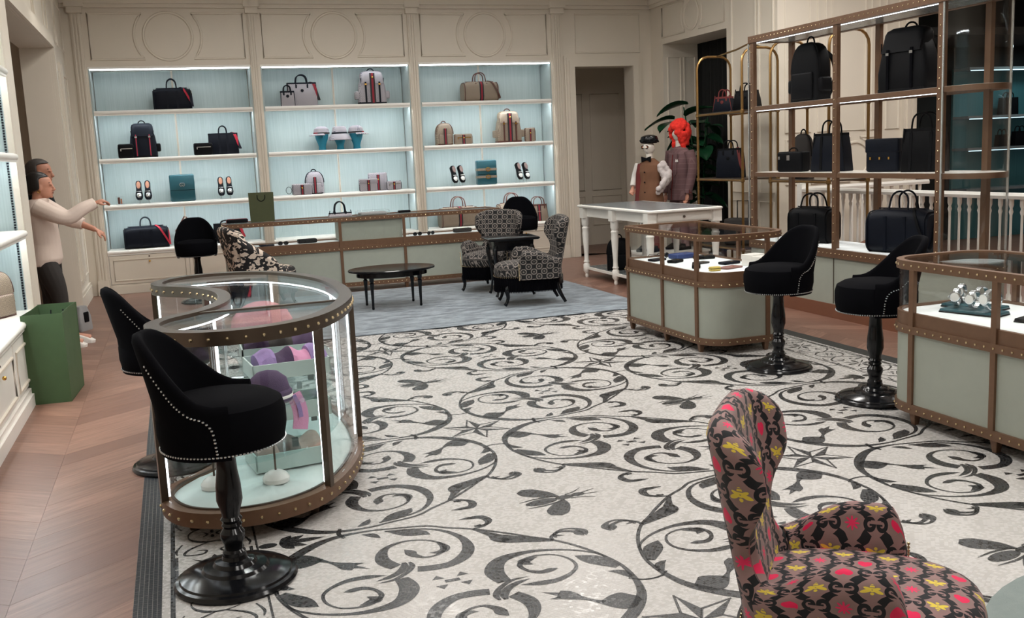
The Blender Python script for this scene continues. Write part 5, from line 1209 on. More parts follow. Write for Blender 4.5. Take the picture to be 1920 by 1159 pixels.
# black bag under the white table, wallet goods on the counters
backpack('backpack', 'black rounded backpack on the low shelf of the white console table', (5.25, 11.32, .143), .30, .40, .20, M['black'], M['black'], rz=R_(-30), flap=False, pockets=False, dome=True, group='bags under the console table')
# green paper carriers
def carrier(label, loc, w_, d, h, mat, rz, inside=False):
    t = thing('paper_bag', label, 'shopping bag', loc, rz, 'green paper carrier bags'); th = .004
    def wall(p0, p1, q0, q1): return G().rings([[(*p0, 0), (*p1, 0), (*q1, 0), (*q0, 0)], [(p0[0]*1.04, p0[1]*1.06, h), (p1[0]*1.04, p1[1]*1.06, h), (q1[0]*1.04, q1[1]*1.06, h), (q0[0]*1.04, q0[1]*1.06, h)]])
    a, b_ = w_/2, d/2; i, j = a-th, b_-th
    ob('front', wall((-a, -b_), (a, -b_), (-i, -j), (i, -j)), mat, t, smooth=False); ob('back', wall((-a, b_), (a, b_), (-i, j), (i, j)), mat, t, smooth=False)
    for s_ in (-1, 1):
        ob('gusset', G().rings([[(s_*a, -b_, z), (s_*k_, 0, z), (s_*a, b_, z), (s_*i, j, z), (s_*(k_-th), 0, z), (s_*i, -j, z)] if s_ > 0 else [(s_*a, -b_, z), (s_*i, -j, z), (s_*(k_-th), 0, z), (s_*i, j, z), (s_*a, b_, z), (s_*k_, 0, z)] for z, k_ in ((0, a), (h*.3, a), (h, a*.94))]), mat, t, smooth=False)
        y = s_*b_*1.0; ob('cord_handle', G().tube(crom([(-w_*.16, y-s_*.008, h*.93), (-w_*.16, y-s_*.02, h*.87), (-w_*.10, y-s_*.03, h*.78), (w_*.10, y-s_*.03, h*.78), (w_*.16, y-s_*.02, h*.87), (w_*.16, y-s_*.008, h*.93)], 4) if s_ > 0 or inside else crom([(-w_*.16, y*1.05, h*.92), (-w_*.15, y*1.07, h*.80), (-w_*.06, y*1.07, h*.72), (w_*.06, y*1.07, h*.72), (w_*.15, y*1.07, h*.80), (w_*.16, y*1.05, h*.92)], 4), .005, 6), M['black'], t)
    ob('bottom', G().box(-a, -b_, 0, a, b_, .005), mat, t, smooth=False); return t
carrier('tall green paper carrier bag on the parquet by the left shelving', (-.955, 8.03, 0), .27, .58, .66, M['green'], R_(-4), True)
carrier('small olive green paper carrier bag standing on the long counter', (1.03, 12.72, .951), .29, .14, .36, M['dgreen'], R_(-3))
# on top of the long counter
t = thing('wrapped_parcel', 'flat garment in clear crinkled wrap on the long counter', 'parcel', (2.42, 12.74, .951)); ob('garment', pill(.34, .22, .035, .02, .012), M['greyplastic'], t); ob('wrap', pill(.42, .28, .06, .03, .02), M['acrylic'], t)
t = thing('folded_scarf', 'small dark folded scarf at the end of the wrapped parcel', 'scarf', (2.84, 12.74, .951)); ob('fold', pill(.16, .10, .03, .02, .01), M['black'], t); ob('fringe', G().box(-.10, -.03, .002, -.08, .03, .006), M['black'], t)
tote('top_handle_bag', 'white monogram bag with round handle at the back of the long counter', (2.0, 12.74, .951), .30, .05, .10, M['canvasw'], M['navy'], hh=.14, hw=.14, badge=False, group='goods on the long counter')
pouch('card_case', 'black flat case with red trim at the left end of the long counter', (.72, 12.74, .951), .26, .05, .14, M['black'], M['redweb'], group='goods on the long counter')
# goods inside the glass counters
def wallet(label, loc, w_, d, h, mat, rz=0, group='wallets and eyewear under glass'):
    t = thing('wallet', label, 'wallet', loc, rz, group); ob('body', pill(w_, d, h, .01, h*.3), mat, t); ob('clasp', G().cbox((0, -d*.3, h), (.02, .01, .004)), M['gold'], t); return t
def specs(label, loc, mat, rz):
    t = thing('eyeglasses', label, 'glasses', loc, rz, 'wallets and eyewear under glass'); 
    for s_ in (-1, 1):
        ob('rim', G().tube([(s_*.035+.028*math.cos(a), -.0, .026+.022*math.sin(a)) for a in [2*PI*i/14 for i in range(14)]], .0035, 5, True), mat, t); ob('lens', G().cbox((s_*.035, 0, .026), (.048, .002, .036)), M['blacq'], t); ob('temple', G().tube([(s_*.066, 0, .034), (s_*.066, .12, .034), (s_*.064, .14, .012)], .003, 5), mat, t)
    ob('bridge', G().tube([(-.008, 0, .032), (.008, 0, .032)], .003, 5), mat, t)
dz = .641
for lab, x, y, w_, d, h, mt, rz in (('dark flat wallet at the far corner of the eyewear counter', 4.06, 7.95, .16, .09, .02, 'navy', 20), ('blue round cloth pouch in the eyewear counter', 4.33, 7.98, .22, .14, .045, 'bluecloth', 10), ('black wallet beside the blue pouch', 4.12, 7.72, .14, .09, .025, 'black', 30), ('grey card wallet near the middle glass post', 4.25, 7.50, .13, .09, .015, 'trouser', 15), ('black long wallet at the back of the eyewear counter', 4.45, 7.80, .18, .10, .03, 'black', -10), ('navy long wallet in front of the white boxes', 4.42, 7.32, .18, .09, .022, 'navy', 12), ('rose leather card wallet at the front of the eyewear counter', 4.27, 7.06, .20, .11, .014, 'pinkbag', 20), ('black folded glasses case at the front of the eyewear counter', 4.08, 7.28, .20, .07, .03, 'black', 60)):
    wallet(lab, (x, y, dz), w_, d, h, M[mt], R_(rz))
specs('dark glasses lying behind the black wallet under glass', (4.20, 8.08, dz), M['blacq'], R_(25))
t = thing('enamel_bangle', 'yellow enamel bangle box at the front of the eyewear counter', 'box', (4.08, 6.98, dz)); ob('box', pill(.09, .05, .035, .008, .006), M['yellow'], t); ob('lid_line', G().cbox((0, 0, .02), (.092, .052, .003)), M['black'], t)
for i, (x, y) in enumerate(((4.52, 7.10), (4.50, 6.92))):
    t = thing('gift_box', ['white lidded gift box behind the stool in the eyewear counter', 'second white lidded gift box nearer the rounded corner'][i], 'box', (x, y, dz), R_(12), 'white gift boxes'); ob('base', pill(.15, .13, .06, .004, .003), M['paper'], t); ob('lid', pill(.156, .136, .04, .004, .003).xf(Matrix.Translation((0, 0, .055))), M['paper'], t)
for lab, x, y, w_, h, mt in (('black long wallet left of the posts in the long counter', 1.56, 12.75, .24, .055, 'black'), ('dark wallet at the right end of the long counter', 3.62, 12.75, .24, .055, 'trouser'), ('small dark wallet behind the floral chair in the long counter', 1.05, 12.7, .18, .02, 'navy')): wallet(lab, (x, y, dz), w_, .10, h, M[mt], R_(6), 'wallets in the long counter')
for i, x in enumerate((1.25, 2.98, 3.16)): specs(['dark sunglasses left in the long counter', 'dark sunglasses right of the drawers in the long counter', 'second dark sunglasses right of the drawers in the long counter'][i], (x, 12.65, dz), M['blacq'], R_(15*i))
# watches on suede cushions
def watch():
    t = thing('wristwatch', '', 'watch', group='steel watches in the watch counter')
    ob('strap', G().rings([[(a*(.040+dr)*1.0, w_, .046+(.036+dr)*b_) for a, b_, w_, dr in ((math.cos(th), math.sin(th), -.010, 0), (math.cos(th), math.sin(th), .010, 0), (math.cos(th), math.sin(th), .010, .004), (math.cos(th), math.sin(th), -.010, .004))] for th in [2*PI*i/28 for i in range(28)]], cap=False, loop=True), M['steel'], t)
    cs = ob('case', G().lathe([(.022, 0), (.024, .003), (.022, .010), (.017, .012)], 20).xf(Matrix.Translation((-.036, 0, .052)) @ Matrix.Rotation(-PI/2, 4, 'Y')), M['steel'], t); ob('dial', G().lathe([(.018, .0115), (.018, .0125)], 20).xf(Matrix.Translation((-.036, 0, .052)) @ Matrix.Rotation(-PI/2, 4, 'Y')), M['dial'], cs)
    ob('crown', G().ball((-.042, .026, .052), .004, 6, 4), M['steel'], t); return t
wt = watch()
cu = [(4.22, 4.38, 'teal', 'teal suede watch cushion nearest the glass front'), (4.36, 4.52, 'teal', 'second teal suede watch cushion behind the first'), (4.30, 3.92, 'black', 'black suede watch cushion by the right glass post')]
for i, (x, y, c, l) in enumerate(cu):
    t = thing('watch_cushion', l, 'cushion', (x, y, dz), R_(18), 'suede watch cushions'); ob('pad', pill(.14, .34, .022, .008, .008), M['tealbox'] if c == 'teal' else M['black'], t); ob('base', pill(.145, .345, .008, .006, .003), M['black'], t)
wl = [(4.21, 4.50, 35, 'leather strapped watch at the far end of the front cushion'), (4.22, 4.38, 20, 'steel watch in the middle of the front cushion'), (4.24, 4.27, 5, 'large steel chronograph at the near end of the front cushion'), (4.36, 4.62, 30, 'steel watch at the far end of the second cushion'), (4.37, 4.48, 15, 'steel watch at the near end of the second cushion'), (4.29, 4.02, 20, 'steel watch at the far end of the black cushion'), (4.30, 3.90, 0, 'steel watch in the middle of the black cushion'), (4.31, 3.79, -10, 'steel watch at the near end of the black cushion')]
for i, (x, y, rz, l) in enumerate(wl):
    o = wt if i == 0 else copy_tree(wt); o.location = (x, y, dz+.02); o.rotation_euler.z = R_(rz); o['label'] = l
    o.scale = (1.5, 1.5, 1.5) if i == 2 else (1.3, 1.3, 1.3)
# knitwear inside the vitrine
def tray(label, x, y, z, w_, d, h, rz):
    t = thing('display_tray', label, 'tray', (x, y, z), rz, 'sage display trays in the vitrine'); ob('base', G().box(-w_/2, -d/2, 0, w_/2, d/2, .01), M['traysage'], t, smooth=False)
    for a, b_, c, e in ((-w_/2, -d/2, w_/2, -d/2+.008), (-w_/2, d/2-.008, w_/2, d/2), (-w_/2, -d/2, -w_/2+.008, d/2), (w_/2-.008, -d/2, w_/2, d/2)): ob('side', G().box(a, b_, .01, c, e, h), M['traysage'], t, smooth=False)
tray('sage tray under the brown silk scarf at the bottom of the vitrine', .42, 4.95, .165, .36, .26, .085, R_(8)); tray('sage tray of lilac scarves on the upper vitrine shelf', .48, 5.22, .567, .40, .30, .08, R_(6)); tray('sage tray on the lower vitrine shelf',   .52, 5.2, .344, .30, .26, .09, R_(6)); tray('sage tray of dark knits at the far end of the upper vitrine shelf', .50, 5.75, .567, .44, .3, .07, 0)
def scarf(label, x, y, z, w_, d, h, mats, rz):
    t = thing('scarf', label, 'scarf', (x, y, z), rz, 'knitted scarves in the vitrine')
    for i, mt in enumerate(mats):
        g = G(); rs = []; n = len(mats); x0 = -w_/2+w_*i/n; x1 = -w_/2+w_*(i+1)/n
        for k in range(9):
            xx = x0+(x1-x0)*k/8; a = h*(.85+.15*math.sin(xx*40+i)); rs.append([(xx, d/2*math.cos(th)*(1+.05*math.sin(xx*60)), a/2+a/2*math.sin(th)) for th in [2*PI*j/12 for j in range(12)]])
        ob('fold', g.rings(rs), M[mt], t)
scarf('lilac and plum striped scarf folded in the upper vitrine tray', .50, 5.22, .580, .36, .24, .125, ('lilac', 'plum', 'pink', 'lilac'), R_(6))
scarf('brown silk scarf folded in the bottom vitrine tray', .42, 4.95, .178, .32, .22, .12, ('rose', 'brown', 'rose'), R_(8))
scarf('charcoal scarf in the far vitrine tray', .50, 5.75, .580, .40, .24, .12, ('plum', 'trouser', 'plum'), 0)
def beanie(label, x, y, z, m1, m2, rz):
    t = thing('beanie', label, 'hat', (x, y, z), rz, 'knitted beanies in the vitrine'); ob('crown', G().lathe([(.095, 0), (.10, .05), (.085, .11), (.05, .14), (.01, .15)], 20), M[m1], t); ob('cuff', G().lathe([(.10, 0), (.108, .01), (.108, .05), (.10, .06)], 20), M[m2], t); ob('cuff_stripe', G().lathe([(.109, .022), (.1105, .024), (.1105, .034), (.109, .036)], 20), M['plum'] if m2 != 'plum' else M['paper'], t)
t0 = thing('hat_stand', 'thin metal hat stand with a cream ceramic foot at the front of the vitrine', 'stand', (.34, 4.66, .160), 0, 'hat stands in the vitrine'); ob('foot', G().lathe([(.062, 0), (.064, .02), (.05, .04), (.03, .052), (.01, .056)], 20), M['marble'], t0); ob('rod', G().tube([(0, 0, .05), (0, 0, .42)], .005, 6), M['dbronze'], t0); ob('saddle', G().ball((0, 0, .43), (.05, .05, .04), 12, 6), M['paper'], t0)
dup(t0, (.06, 4.70, .160), 0, 'second hat stand half hidden behind the near stool column')
beanie('plum beanie with a white stripe on the front hat stand', .34, 4.66, .55, 'plum', 'plum', R_(0)); beanie('lilac beanie with a pink cuff on the second hat stand', .06, 4.70, .55, 'lilac', 'pink', 0)
t = thing('scarf', 'pink scarf hanging below the plum beanie in the vitrine', 'scarf', (.45, 4.66, .40), 0, 'knitted scarves in the vitrine'); ob('drape', strap_g([(0, 0, .17), (.02, -.005, .12), (.028, 0, .06), (.02, 0, 0)], .07, .016), M['pink'], t); ob('edge', strap_g([(.0, -.012, .17), (.02, -.016, .12), (.028, -.012, .06)], .02, .006), M['lilac'], t)
t = thing('fur_hat', 'fluffy pink fur hat on the top vitrine shelf', 'hat', (.40, 5.55, .740)); g = G(); rs = []
for i in range(11):
    a = PI/2*i/10; rs.append([(.17*math.cos(a)*math.cos(th)*(1+.04*math.sin(th*9+i*2)), .12*math.cos(a)*math.sin(th)*(1+.04*math.sin(th*9+i*2)), .15*math.sin(a)+.02) for th in [2*PI*j/36 for j in range(36)]])
ob('pile', g.rings(rs), M['fur'], t); ob('lining', G().lathe([(.11, 0), (.12, .012), (.11, .022)], 20), M['pink'], t)
# plant in the opening
t = thing('potted_plant', 'glossy broad leaved green plant behind the brass tube rack', 'plant', (7.42, 13.05, 0)); ob('pot', G().lathe([(.15, 0), (.19, .05), (.21, .38), (.22, .40), (.19, .40), (.18, .36)], 24), M['dbronze'], t); ob('soil', G().lathe([(.18, .35), (.01, .36)], 20), M['soil'], t)
lg_ = G(); rs = []
for i in range(9):
    u = i/8; hw = .13*math.sin(PI*min(1, u*1.02+.02))**.6*(1-.25*u); z = -.16*u*u; rs.append([(u*.34, -hw, z+.02), (u*.34, -hw*.5, z+.004), (u*.34, 0, z-.006), (u*.34, hw*.5, z+.004), (u*.34, hw, z+.02)])
lg_.rings(rs, cap=False, closed=False); lf = mesh('leaf', lg_, M['leaf'])
rr = random.Random(3)
for k in range(7):
    a = rr.random()*6.28; H_ = 1.6+rr.random()*.65; b_ = (math.cos(a)*.16-.08, math.sin(a)*.22, H_); st = ob('stem', G().tube(crom([(0, 0, .36), (b_[0]*.3, b_[1]*.3, H_*.5), b_], 5), .011, 6), M['leaf'], t)
    for j in range(8):
        o = ob('leaf', lf, None, st, (b_[0]*(.5+.06*j), b_[1]*(.5+.06*j), H_*(.45+.07*j))); o.rotation_euler = (rr.uniform(-.4, .4), rr.uniform(-.7, .3), rr.random()*6.28); s_ = rr.uniform(.8, 1.25); o.scale = (s_, s_, s_)
for loc, rz in (((-.33, .18, 2.05), 2.9), ((-.20, .0, 2.25), 2.4), ((-.3, .2, 2.0), 3.6)):
    o = ob('leaf', lf, None, t, loc); o.rotation_euler = (.2, -.1, rz); o.scale = (1.3, 1.3, 1.3)
t = thing('stool_pouf', 'brown domed seat behind the counter of the tall rack', 'pouf', (6.75, 8.1, 0)); ob('seat', G().lathe([(.30, .50), (.33, .54), (.31, .60), (.2, .66), (.01, .69)], 28), M['kick'], t); ob('drum', G().lathe([(.24, 0), (.26, .02), (.28, .5), (.2, .52)], 24), M['brown'], t)
# ============================================================ PEOPLE (local +x is the facing direction)
def head_g(g, o_, tilt=0, fem=True):
    T = [(0, .055, -.005, .03), (.012, .082, -.02, .042), (.03, .090, -.045, .052), (.05, .088, -.07, .060), (.075, .088, -.088, .066), (.10, .084, -.10, .071), (.125, .092, -.106, .074), (.15, .090, -.106, .075), (.18, .078, -.098, .070), (.205, .052, -.072, .052), (.222, .01, -.03, .02)]
    rs = []
    for z, f, b_, w_ in T:
        c = (f+b_)/2; a = (f-b_)/2; rs.append([(c+a*math.cos(t), w_*math.sin(t)*(1-.10*max(0, math.cos(t))), z) for t in [2*PI*i/24 for i in range(24)]])
    b0 = len(g.v); g.rings(rs)
    g.tube([(.086, 0, .125), (.100, 0, .098), (.113, 0, .082), (.096, 0, .072)], [.009, .011, .013, .010], 8)
    for s_ in (-1, 1): g.ball((.100, s_*.010, .078), .009, 8, 5); g.ball((-.005, s_*.074, .095), (.020, .010, .032), 8, 6); g.ball((.085, s_*.030, .128), (.012, .022, .006), 8, 5)
    g.ball((.092, 0, .052), (.009, .022, .006), 8, 5); g.ball((.090, 0, .042), (.010, .019, .007), 8, 5); g.ball((.082, 0, .014), (.014, .018, .014), 8, 5)
    g.tube([(-.03, 0, .05), (-.045, 0, -.06), (-.06, 0, -.12)], [.055, .052, .060], 14)
    g.xf(Matrix.Translation(o_) @ Matrix.Rotation(tilt, 4, 'Y'), b0)
def hand_g(g, wrist, d, nrm, curl=.35, s=1.0):
    d = Vector(d).normalized(); n = Vector(nrm); n = (n-d*n.dot(d)).normalized(); sd = d.cross(n); W = Vector(wrist)
    g.tube([W-d*.03, W+d*.01, W+d*.045, W+d*.085], [.024, .026, .036, .034], 10, flat=.62)
    for k, (off, L) in enumerate(((-.027, .068), (-.009, .078), (.009, .072), (.026, .056))):
        p = W+d*.082+sd*off; pts = [p]; a = 0
        for q in range(3): a += curl*(1+.25*k); p = p+(d*math.cos(a)+n*math.sin(a))*L*(.45, .32, .23)[q]; pts.append(p)
        g.tube([W+d*.05+sd*off*.8]+pts, [.010, .010, .009, .0085, .007], 8)
    p = W+d*.03-sd*.026; g.tube([p, p-sd*.022+d*.02+n*.012, p-sd*.026+d*.045+n*.024, p-sd*.014+d*.068+n*.03], [.013, .012, .010, .008], 8)
def remesh(o, v=.008, sm=4):
    m1 = o.modifiers.new('r', 'REMESH'); m1.mode = 'VOXEL'; m1.voxel_size = v; m1.use_smooth_shade = True
    m2 = o.modifiers.new('s', 'SMOOTH'); m2.factor = .5; m2.iterations = sm
def torso(g, levels):
    g.rings([[(cx+a*math.cos(t), cy+b_*math.sin(t), z) for t in [2*PI*i/24 for i in range(24)]] for z, a, b_, cx, cy in levels])
# woman in cream sweater
t = thing('person', 'person in a cream sweater and black trousers pointing at the lit shelves', 'person', (-1.20, 10.3, 0), R_(-4))
g = G(); torso(g, [(.84, .10, .15, 0, 0), (1.0, .095, .135, 0, 0), (1.2, .11, .15, 0, 0), (1.35, .09, .17, -.01, 0), (1.42, .05, .08, -.02, 0)])
head_g(g, (.03, 0, 1.435), R_(4)); ra = [(0, -.17, 1.36), (.27, -.20, 1.245), (.50, -.12, 1.365)]; la = [(0, .17, 1.36), (.22, .24, 1.20), (.44, .18, 1.10)]
g.tube(ra, [.05, .042, .026], 10); g.tube(la, [.05, .042, .026], 10); hand_g(g, ra[2], (.9, .12, .18), (0, .2, -1), .45); hand_g(g, la[2], (.75, -.05, -.55), (-.3, .1, -1), .35)
for s_, kn, an in ((-1, (.10, -.10, .47), (.10, -.11, .08)), (1, (.02, .10, .47), (.14, .12, .08))): g.tube([(0, s_*.09, .86), kn, an], [.085, .058, .04], 12); g.tube([an, (an[0]+.16, an[1], .045)], [.04, .035], 10)
bd = ob('body', g, M['skin'], t); remesh(bd, .007, 3)
g = G(); torso(g, [(.80, .145, .19, -.02, 0), (.86, .15, .195, .0, 0), (1.0, .135, .175, .01, 0), (1.2, .135, .18, .0, 0), (1.33, .115, .20, -.01, 0), (1.40, .085, .13, -.015, 0), (1.425, .07, .08, -.02, 0)])
g.tube(crom([ra[0], (.13, -.21, 1.29), ra[1], (.40, -.17, 1.32), ra[2]], 4), cr1([.085, .078, .07, .062, .052], 4), 12); g.tube(crom([la[0], (.10, .23, 1.28), la[1], (.33, .22, 1.16)], 4), cr1([.085, .08, .07, .058], 4), 12)
g.tube([(.05+.07*math.cos(a)-.06, .085*math.sin(a), 1.405+.012*math.cos(a)) for a in [2*PI*i/14 for i in range(14)]], .022, 8, True)
sw = ob('sweater', g, M['sweater'], t); remesh(sw, .010, 3)
for e, r in ((ra[2], .055),): ob('cuff', G().tube([(e[0]-.05, e[1]-.01, e[2]-.025), (e[0]+.005, e[1]+.005, e[2]+.002)], [.055, .050], 14), M['sweater'], t)
g = G(); torso(g, [(.74, .11, .155, 0, 0), (.85, .115, .16, 0, 0), (.95, .105, .15, 0, 0)])
for s_, kn, an in ((-1, (.10, -.10, .47), (.10, -.11, .10)), (1, (.02, .10, .47), (.14, .12, .10))): g.tube(crom([(0, s_*.085, .84), (.06 if s_ < 0 else .01, s_*.095, .66), kn, an], 5), cr1([.105, .10, .075, .055], 5), 14)
tr = ob('trousers', g, M['trouser'], t); remesh(tr, .010, 3)
for an in ((.10, -.11), (.14, .12)):
    s_ = ob('shoe', loft([(0, .27, .09, .04, an[0]+.06, an[1]), (.025, .28, .095, .045, an[0]+.06, an[1]), (.06, .22, .085, .04, an[0]+.04, an[1]), (.10, .11, .08, .035, an[0]-.01, an[1])]), M['shoe'], t)
g = G(); g.ball((.0, 0, 1.563), (.128, .092, .122), 24, 16); g.ball((-.145, 0, 1.56), .05, 12, 8); hr = ob('hair', g, M['hair'], t)
# cut the hair back from the face
bm = bmesh.new(); bm.from_mesh(hr.data)
for v in bm.verts:
    if v.co.x > .05 and v.co.z < 1.61: v.co.x = .03
    if v.co.z < 1.50 and v.co.x > -.06: v.co.z = 1.50; v.co.x = min(v.co.x, -.02)
bm.to_mesh(hr.data); bm.free(); remesh(hr, .007, 2)
for s_ in (-1, 1): ob('eye', G().ball((.113, s_*.030, 1.553), (.006, .011, .006), 8, 5), M['blacq'], t); ob('eyebrow', G().tube([(.116, s_*.015, 1.574), (.112, s_*.045, 1.574)], .004, 5), M['hair'], t); ob('earring', G().tube([(.022, s_*.083, 1.498+.010*math.cos(a)) if False else (.022+.011*math.cos(a), s_*.083, 1.494+.011*math.sin(a)) for a in [2*PI*i/10 for i in range(10)]], .003, 5, True), M['gold'], t)
ob('lips', G().ball((.128, 0, 1.478), (.006, .020, .007), 8, 5), M['maroon'], t)
# man behind, dark shirt
t = thing('person', 'person with short greying hair in a dark shirt behind the cream sweater', 'person', (-1.25, 10.82, 0), R_(-8))
g = G(); torso(g, [(.9, .11, .16, 0, 0), (1.1, .11, .16, 0, 0), (1.35, .12, .19, 0, 0), (1.48, .09, .19, -.01, 0), (1.55, .05, .08, -.02, 0)]); head_g(g, (.03, 0, 1.565), R_(6))
for s_ in (-1, 1): g.tube([(0, s_*.19, 1.47), (-.04, s_*.24, 1.18), (-.04, s_*.22, .95)], [.055, .045, .03], 10); hand_g(g, (-.04, s_*.22, .95), (.3, 0, -.9), (1, 0, .2), .3); g.tube([(0, s_*.09, .9), (.02, s_*.10, .5), (0, s_*.10, .08)], [.09, .06, .04], 12); g.tube([(0, s_*.10, .05), (.17, s_*.10, .04)], [.04, .035], 10)
bd = ob('body', g, M['skin2'], t); remesh(bd, .007, 3)
g = G(); torso(g, [(.86, .135, .185, 0, 0), (1.1, .135, .18, 0, 0), (1.35, .14, .205, 0, 0), (1.48, .11, .20, -.01, 0), (1.54, .075, .10, -.015, 0), (1.56, .068, .08, -.015, 0)])
for s_ in (-1, 1): g.tube([(0, s_*.19, 1.47), (-.04, s_*.24, 1.18), (-.04, s_*.225, 1.0)], [.075, .062, .05], 12)
sh_ = ob('shirt', g, M['black'], t); remesh(sh_, .010, 3)
g = G(); torso(g, [(.78, .12, .165, 0, 0), (.95, .12, .165, 0, 0)])
for s_ in (-1, 1): g.tube([(0, s_*.09, .86), (.02, s_*.10, .5), (0, s_*.10, .09)], [.11, .08, .06], 14); ob('shoe', loft([(0, .28, .10, .045, .06, s_*.10), (.03, .29, .10, .045, .06, s_*.10), (.09, .13, .09, .04, 0, s_*.10)]), M['black'], t)
tr = ob('trousers', g, M['trouser'], t); remesh(tr, .012, 3)
g = G(); g.ball((.012, 0, 1.70), (.128, .093, .112), 24, 16); hr = ob('hair', g, M['hairg'], t); bm = bmesh.new(); bm.from_mesh(hr.data)
for v in bm.verts:
    if v.co.z < 1.75 and v.co.x > .02: v.co.x = .02
    if v.co.z < 1.62: v.co.z = 1.62
bm.to_mesh(hr.data); bm.free(); remesh(hr, .007, 2)
for s_ in (-1, 1): ob('eye', G().ball((.115, s_*.030, 1.682), (.006, .011, .006), 8, 5), M['blacq'], t); ob('eyebrow', G().tube([(.120, s_*.014, 1.703), (.114, s_*.047, 1.704)], .0045, 5), M['hairg'], t)
ob('beard', G().ball((.085, 0, 1.598), (.030, .045, .030), 12, 8), M['hairg'], t)
# ============================================================ MANNEQUINS on a low podium
t = thing('display_podium', 'low white podium under the two dressed mannequins', 'podium', (6.62, 12.62, 0)); ob('box', loft([(.03, .98, .62, .02), (.16, .98, .62, .02)]), M['white'], t); ob('top', loft([(.16, 1.02, .66, .02), (.19, 1.02, .66, .02)]), M['white'], t); ob('kick', loft([(0, .92, .56, .02), (.03, .92, .56, .02)]), M['dark'], t)
def egg(g, z): g.rings([[(.012*(1 if k > 5 else 0)+.098*math.sin(PI*k/12)**.8*math.cos(a), .078*math.sin(PI*k/12)**.8*math.sin(a), z+.23*k/12) for a in [2*PI*i/20 for i in range(20)]] for k in range(1, 12)])
def legs(t, mat):
    for s_ in (-1, 1): ob('leg', G().tube([(0, s_*.09, .95), (.01, s_*.10, .5), (0, s_*.10, .05)], [.09, .075, .06], 12), mat, t); ob('shoe', loft([(0, .27, .10, .045, .05, s_*.10), (.03, .28, .10, .045, .05, s_*.10), (.09, .12, .09, .04, 0, s_*.10)]), M['black'], t)
def hand_p(name, wrist, d, nrm, mat, t): g = G(); hand_g(g, wrist, d, nrm, .4); o = ob(name, g, mat, t); remesh(o, .006, 2)
# red fur hat, mauve check suit
t = thing('mannequin', 'mannequin in a mauve check jacket and curly red fur hat', 'mannequin', (6.82, 12.60, .19), R_(192), 'dressed mannequins'); g = G(); egg(g, 1.50); g.tube([(0, 0, 1.38), (0, 0, 1.54)], [.055, .05], 14); ob('head', g, M['mask'], t)
legs(t, M['tweed'])
g = G(); torso(g, [(.70, .155, .215, 0, 0), (.85, .145, .20, 0, 0), (1.02, .125, .175, 0, 0), (1.22, .135, .195, 0, 0), (1.36, .115, .215, -.01, 0), (1.43, .075, .13, -.01, 0), (1.46, .058, .07, -.01, 0)])
jk = ob('jacket', g, M['tweed'], t); remesh(jk, .012, 2)
for s_ in (-1, 1): o = ob('sleeve', G().tube(crom([(-.01, s_*.195, 1.38), (-.02, s_*.255, 1.18), (.02, s_*.255, .98), (.06, s_*.235, .80)], 5), cr1([.075, .07, .062, .052], 5), 14), M['tweed'], t); ob('cuff_buttons', G().cbox((.06, s_*.285, .83), (.04, .01, .05)), M['maroon'], o); hand_p('hand', (.065, s_*.235, .79), (.15, 0, -1), (1, -s_*.2, 0), M['skin'], t)
ob('lapel', G().prism([(-.0, 0), (.09, -.02), (.06, -.30), (-.0, -.36)], 0, .008).xf(Matrix.Translation((.118, .02, 1.38)) @ Matrix.Rotation(PI/2, 4, 'Z') @ Matrix.Rotation(PI/2, 4, 'X')), M['tweed'], t); ob('placket', G().tube([(.125, -.0, 1.34), (.142, 0, 1.15), (.135, 0, 1.0), (.152, 0, .85), (.16, 0, .71)], .008, 6), M['maroon'], t)
ob('pocket_square', G().prism([(-.03, 0), (.03, 0), (.02, .035), (0, .02), (-.015, .04)], 0, .008).xf(Matrix.Translation((.125, .09, 1.24)) @ Matrix.Rotation(PI/2, 4, 'Z') @ Matrix.Rotation(PI/2, 4, 'X')), M['paper'], t)
for z in (.98, .86): ob('button', G().ball((.150, -.02, z), .010, 8, 5), M['black'], t)
g = G(); r5 = random.Random(5)
for i in range(240):
    a = r5.random()*2*PI; e = r5.uniform(-.85, 1.4); rx = .118; d = Vector((math.cos(e)*math.cos(a), math.cos(e)*math.sin(a), math.sin(e)))
    if d.x > .30 and abs(d.y) < .52 and -.9 < d.z < .42: continue
    g.ball((d.x*.130-.015, d.y*.122, 1.655+d.z*.155), r5.uniform(.034, .046), 7, 5)
for s_ in (-1, 1):
    for k in range(10): g.ball((-.0+r5.uniform(-.03, .03), s_*.085, 1.60-.022*k), r5.uniform(.03, .04), 7, 5)
for i in range(60):
    a = r5.random()*2*PI; e = r5.uniform(-1, 1)
    g.ball((-.05+.06*math.cos(a), .09*math.sin(a), 1.55+.06*e), .035, 7, 5)
fh = ob('fur_hat', g, M['redfur'], t); remesh(fh, .009, 1)
# black hat and amber glasses, camel coat
t = thing('mannequin', 'mannequin in a camel coat, black bow tie, amber glasses and glossy black hat', 'mannequin', (6.36, 12.62, .19), R_(205), 'dressed mannequins'); g = G(); egg(g, 1.34); g.tube([(0, 0, 1.22), (0, 0, 1.38)], [.05, .045], 14); ob('head', g, M['mask'], t)
legs(t, M['maroon'])
g = G(); torso(g, [(.62, .165, .215, 0, 0), (.80, .15, .20, 0, 0), (1.0, .125, .17, 0, 0), (1.12, .13, .185, 0, 0), (1.22, .11, .195, -.01, 0), (1.28, .07, .11, -.01, 0), (1.31, .052, .06, -.01, 0)]); ct = ob('coat', g, M['coat'], t); remesh(ct, .012, 2)
g = G(); torso(g, [(.60, .17, .10, -.01, -.13), (.85, .15, .09, -.01, -.125), (1.1, .135, .085, -.01, -.12), (1.24, .09, .07, -.01, -.12)]); mj = ob('open_jacket', g, M['maroon'], t); remesh(mj, .012, 2)
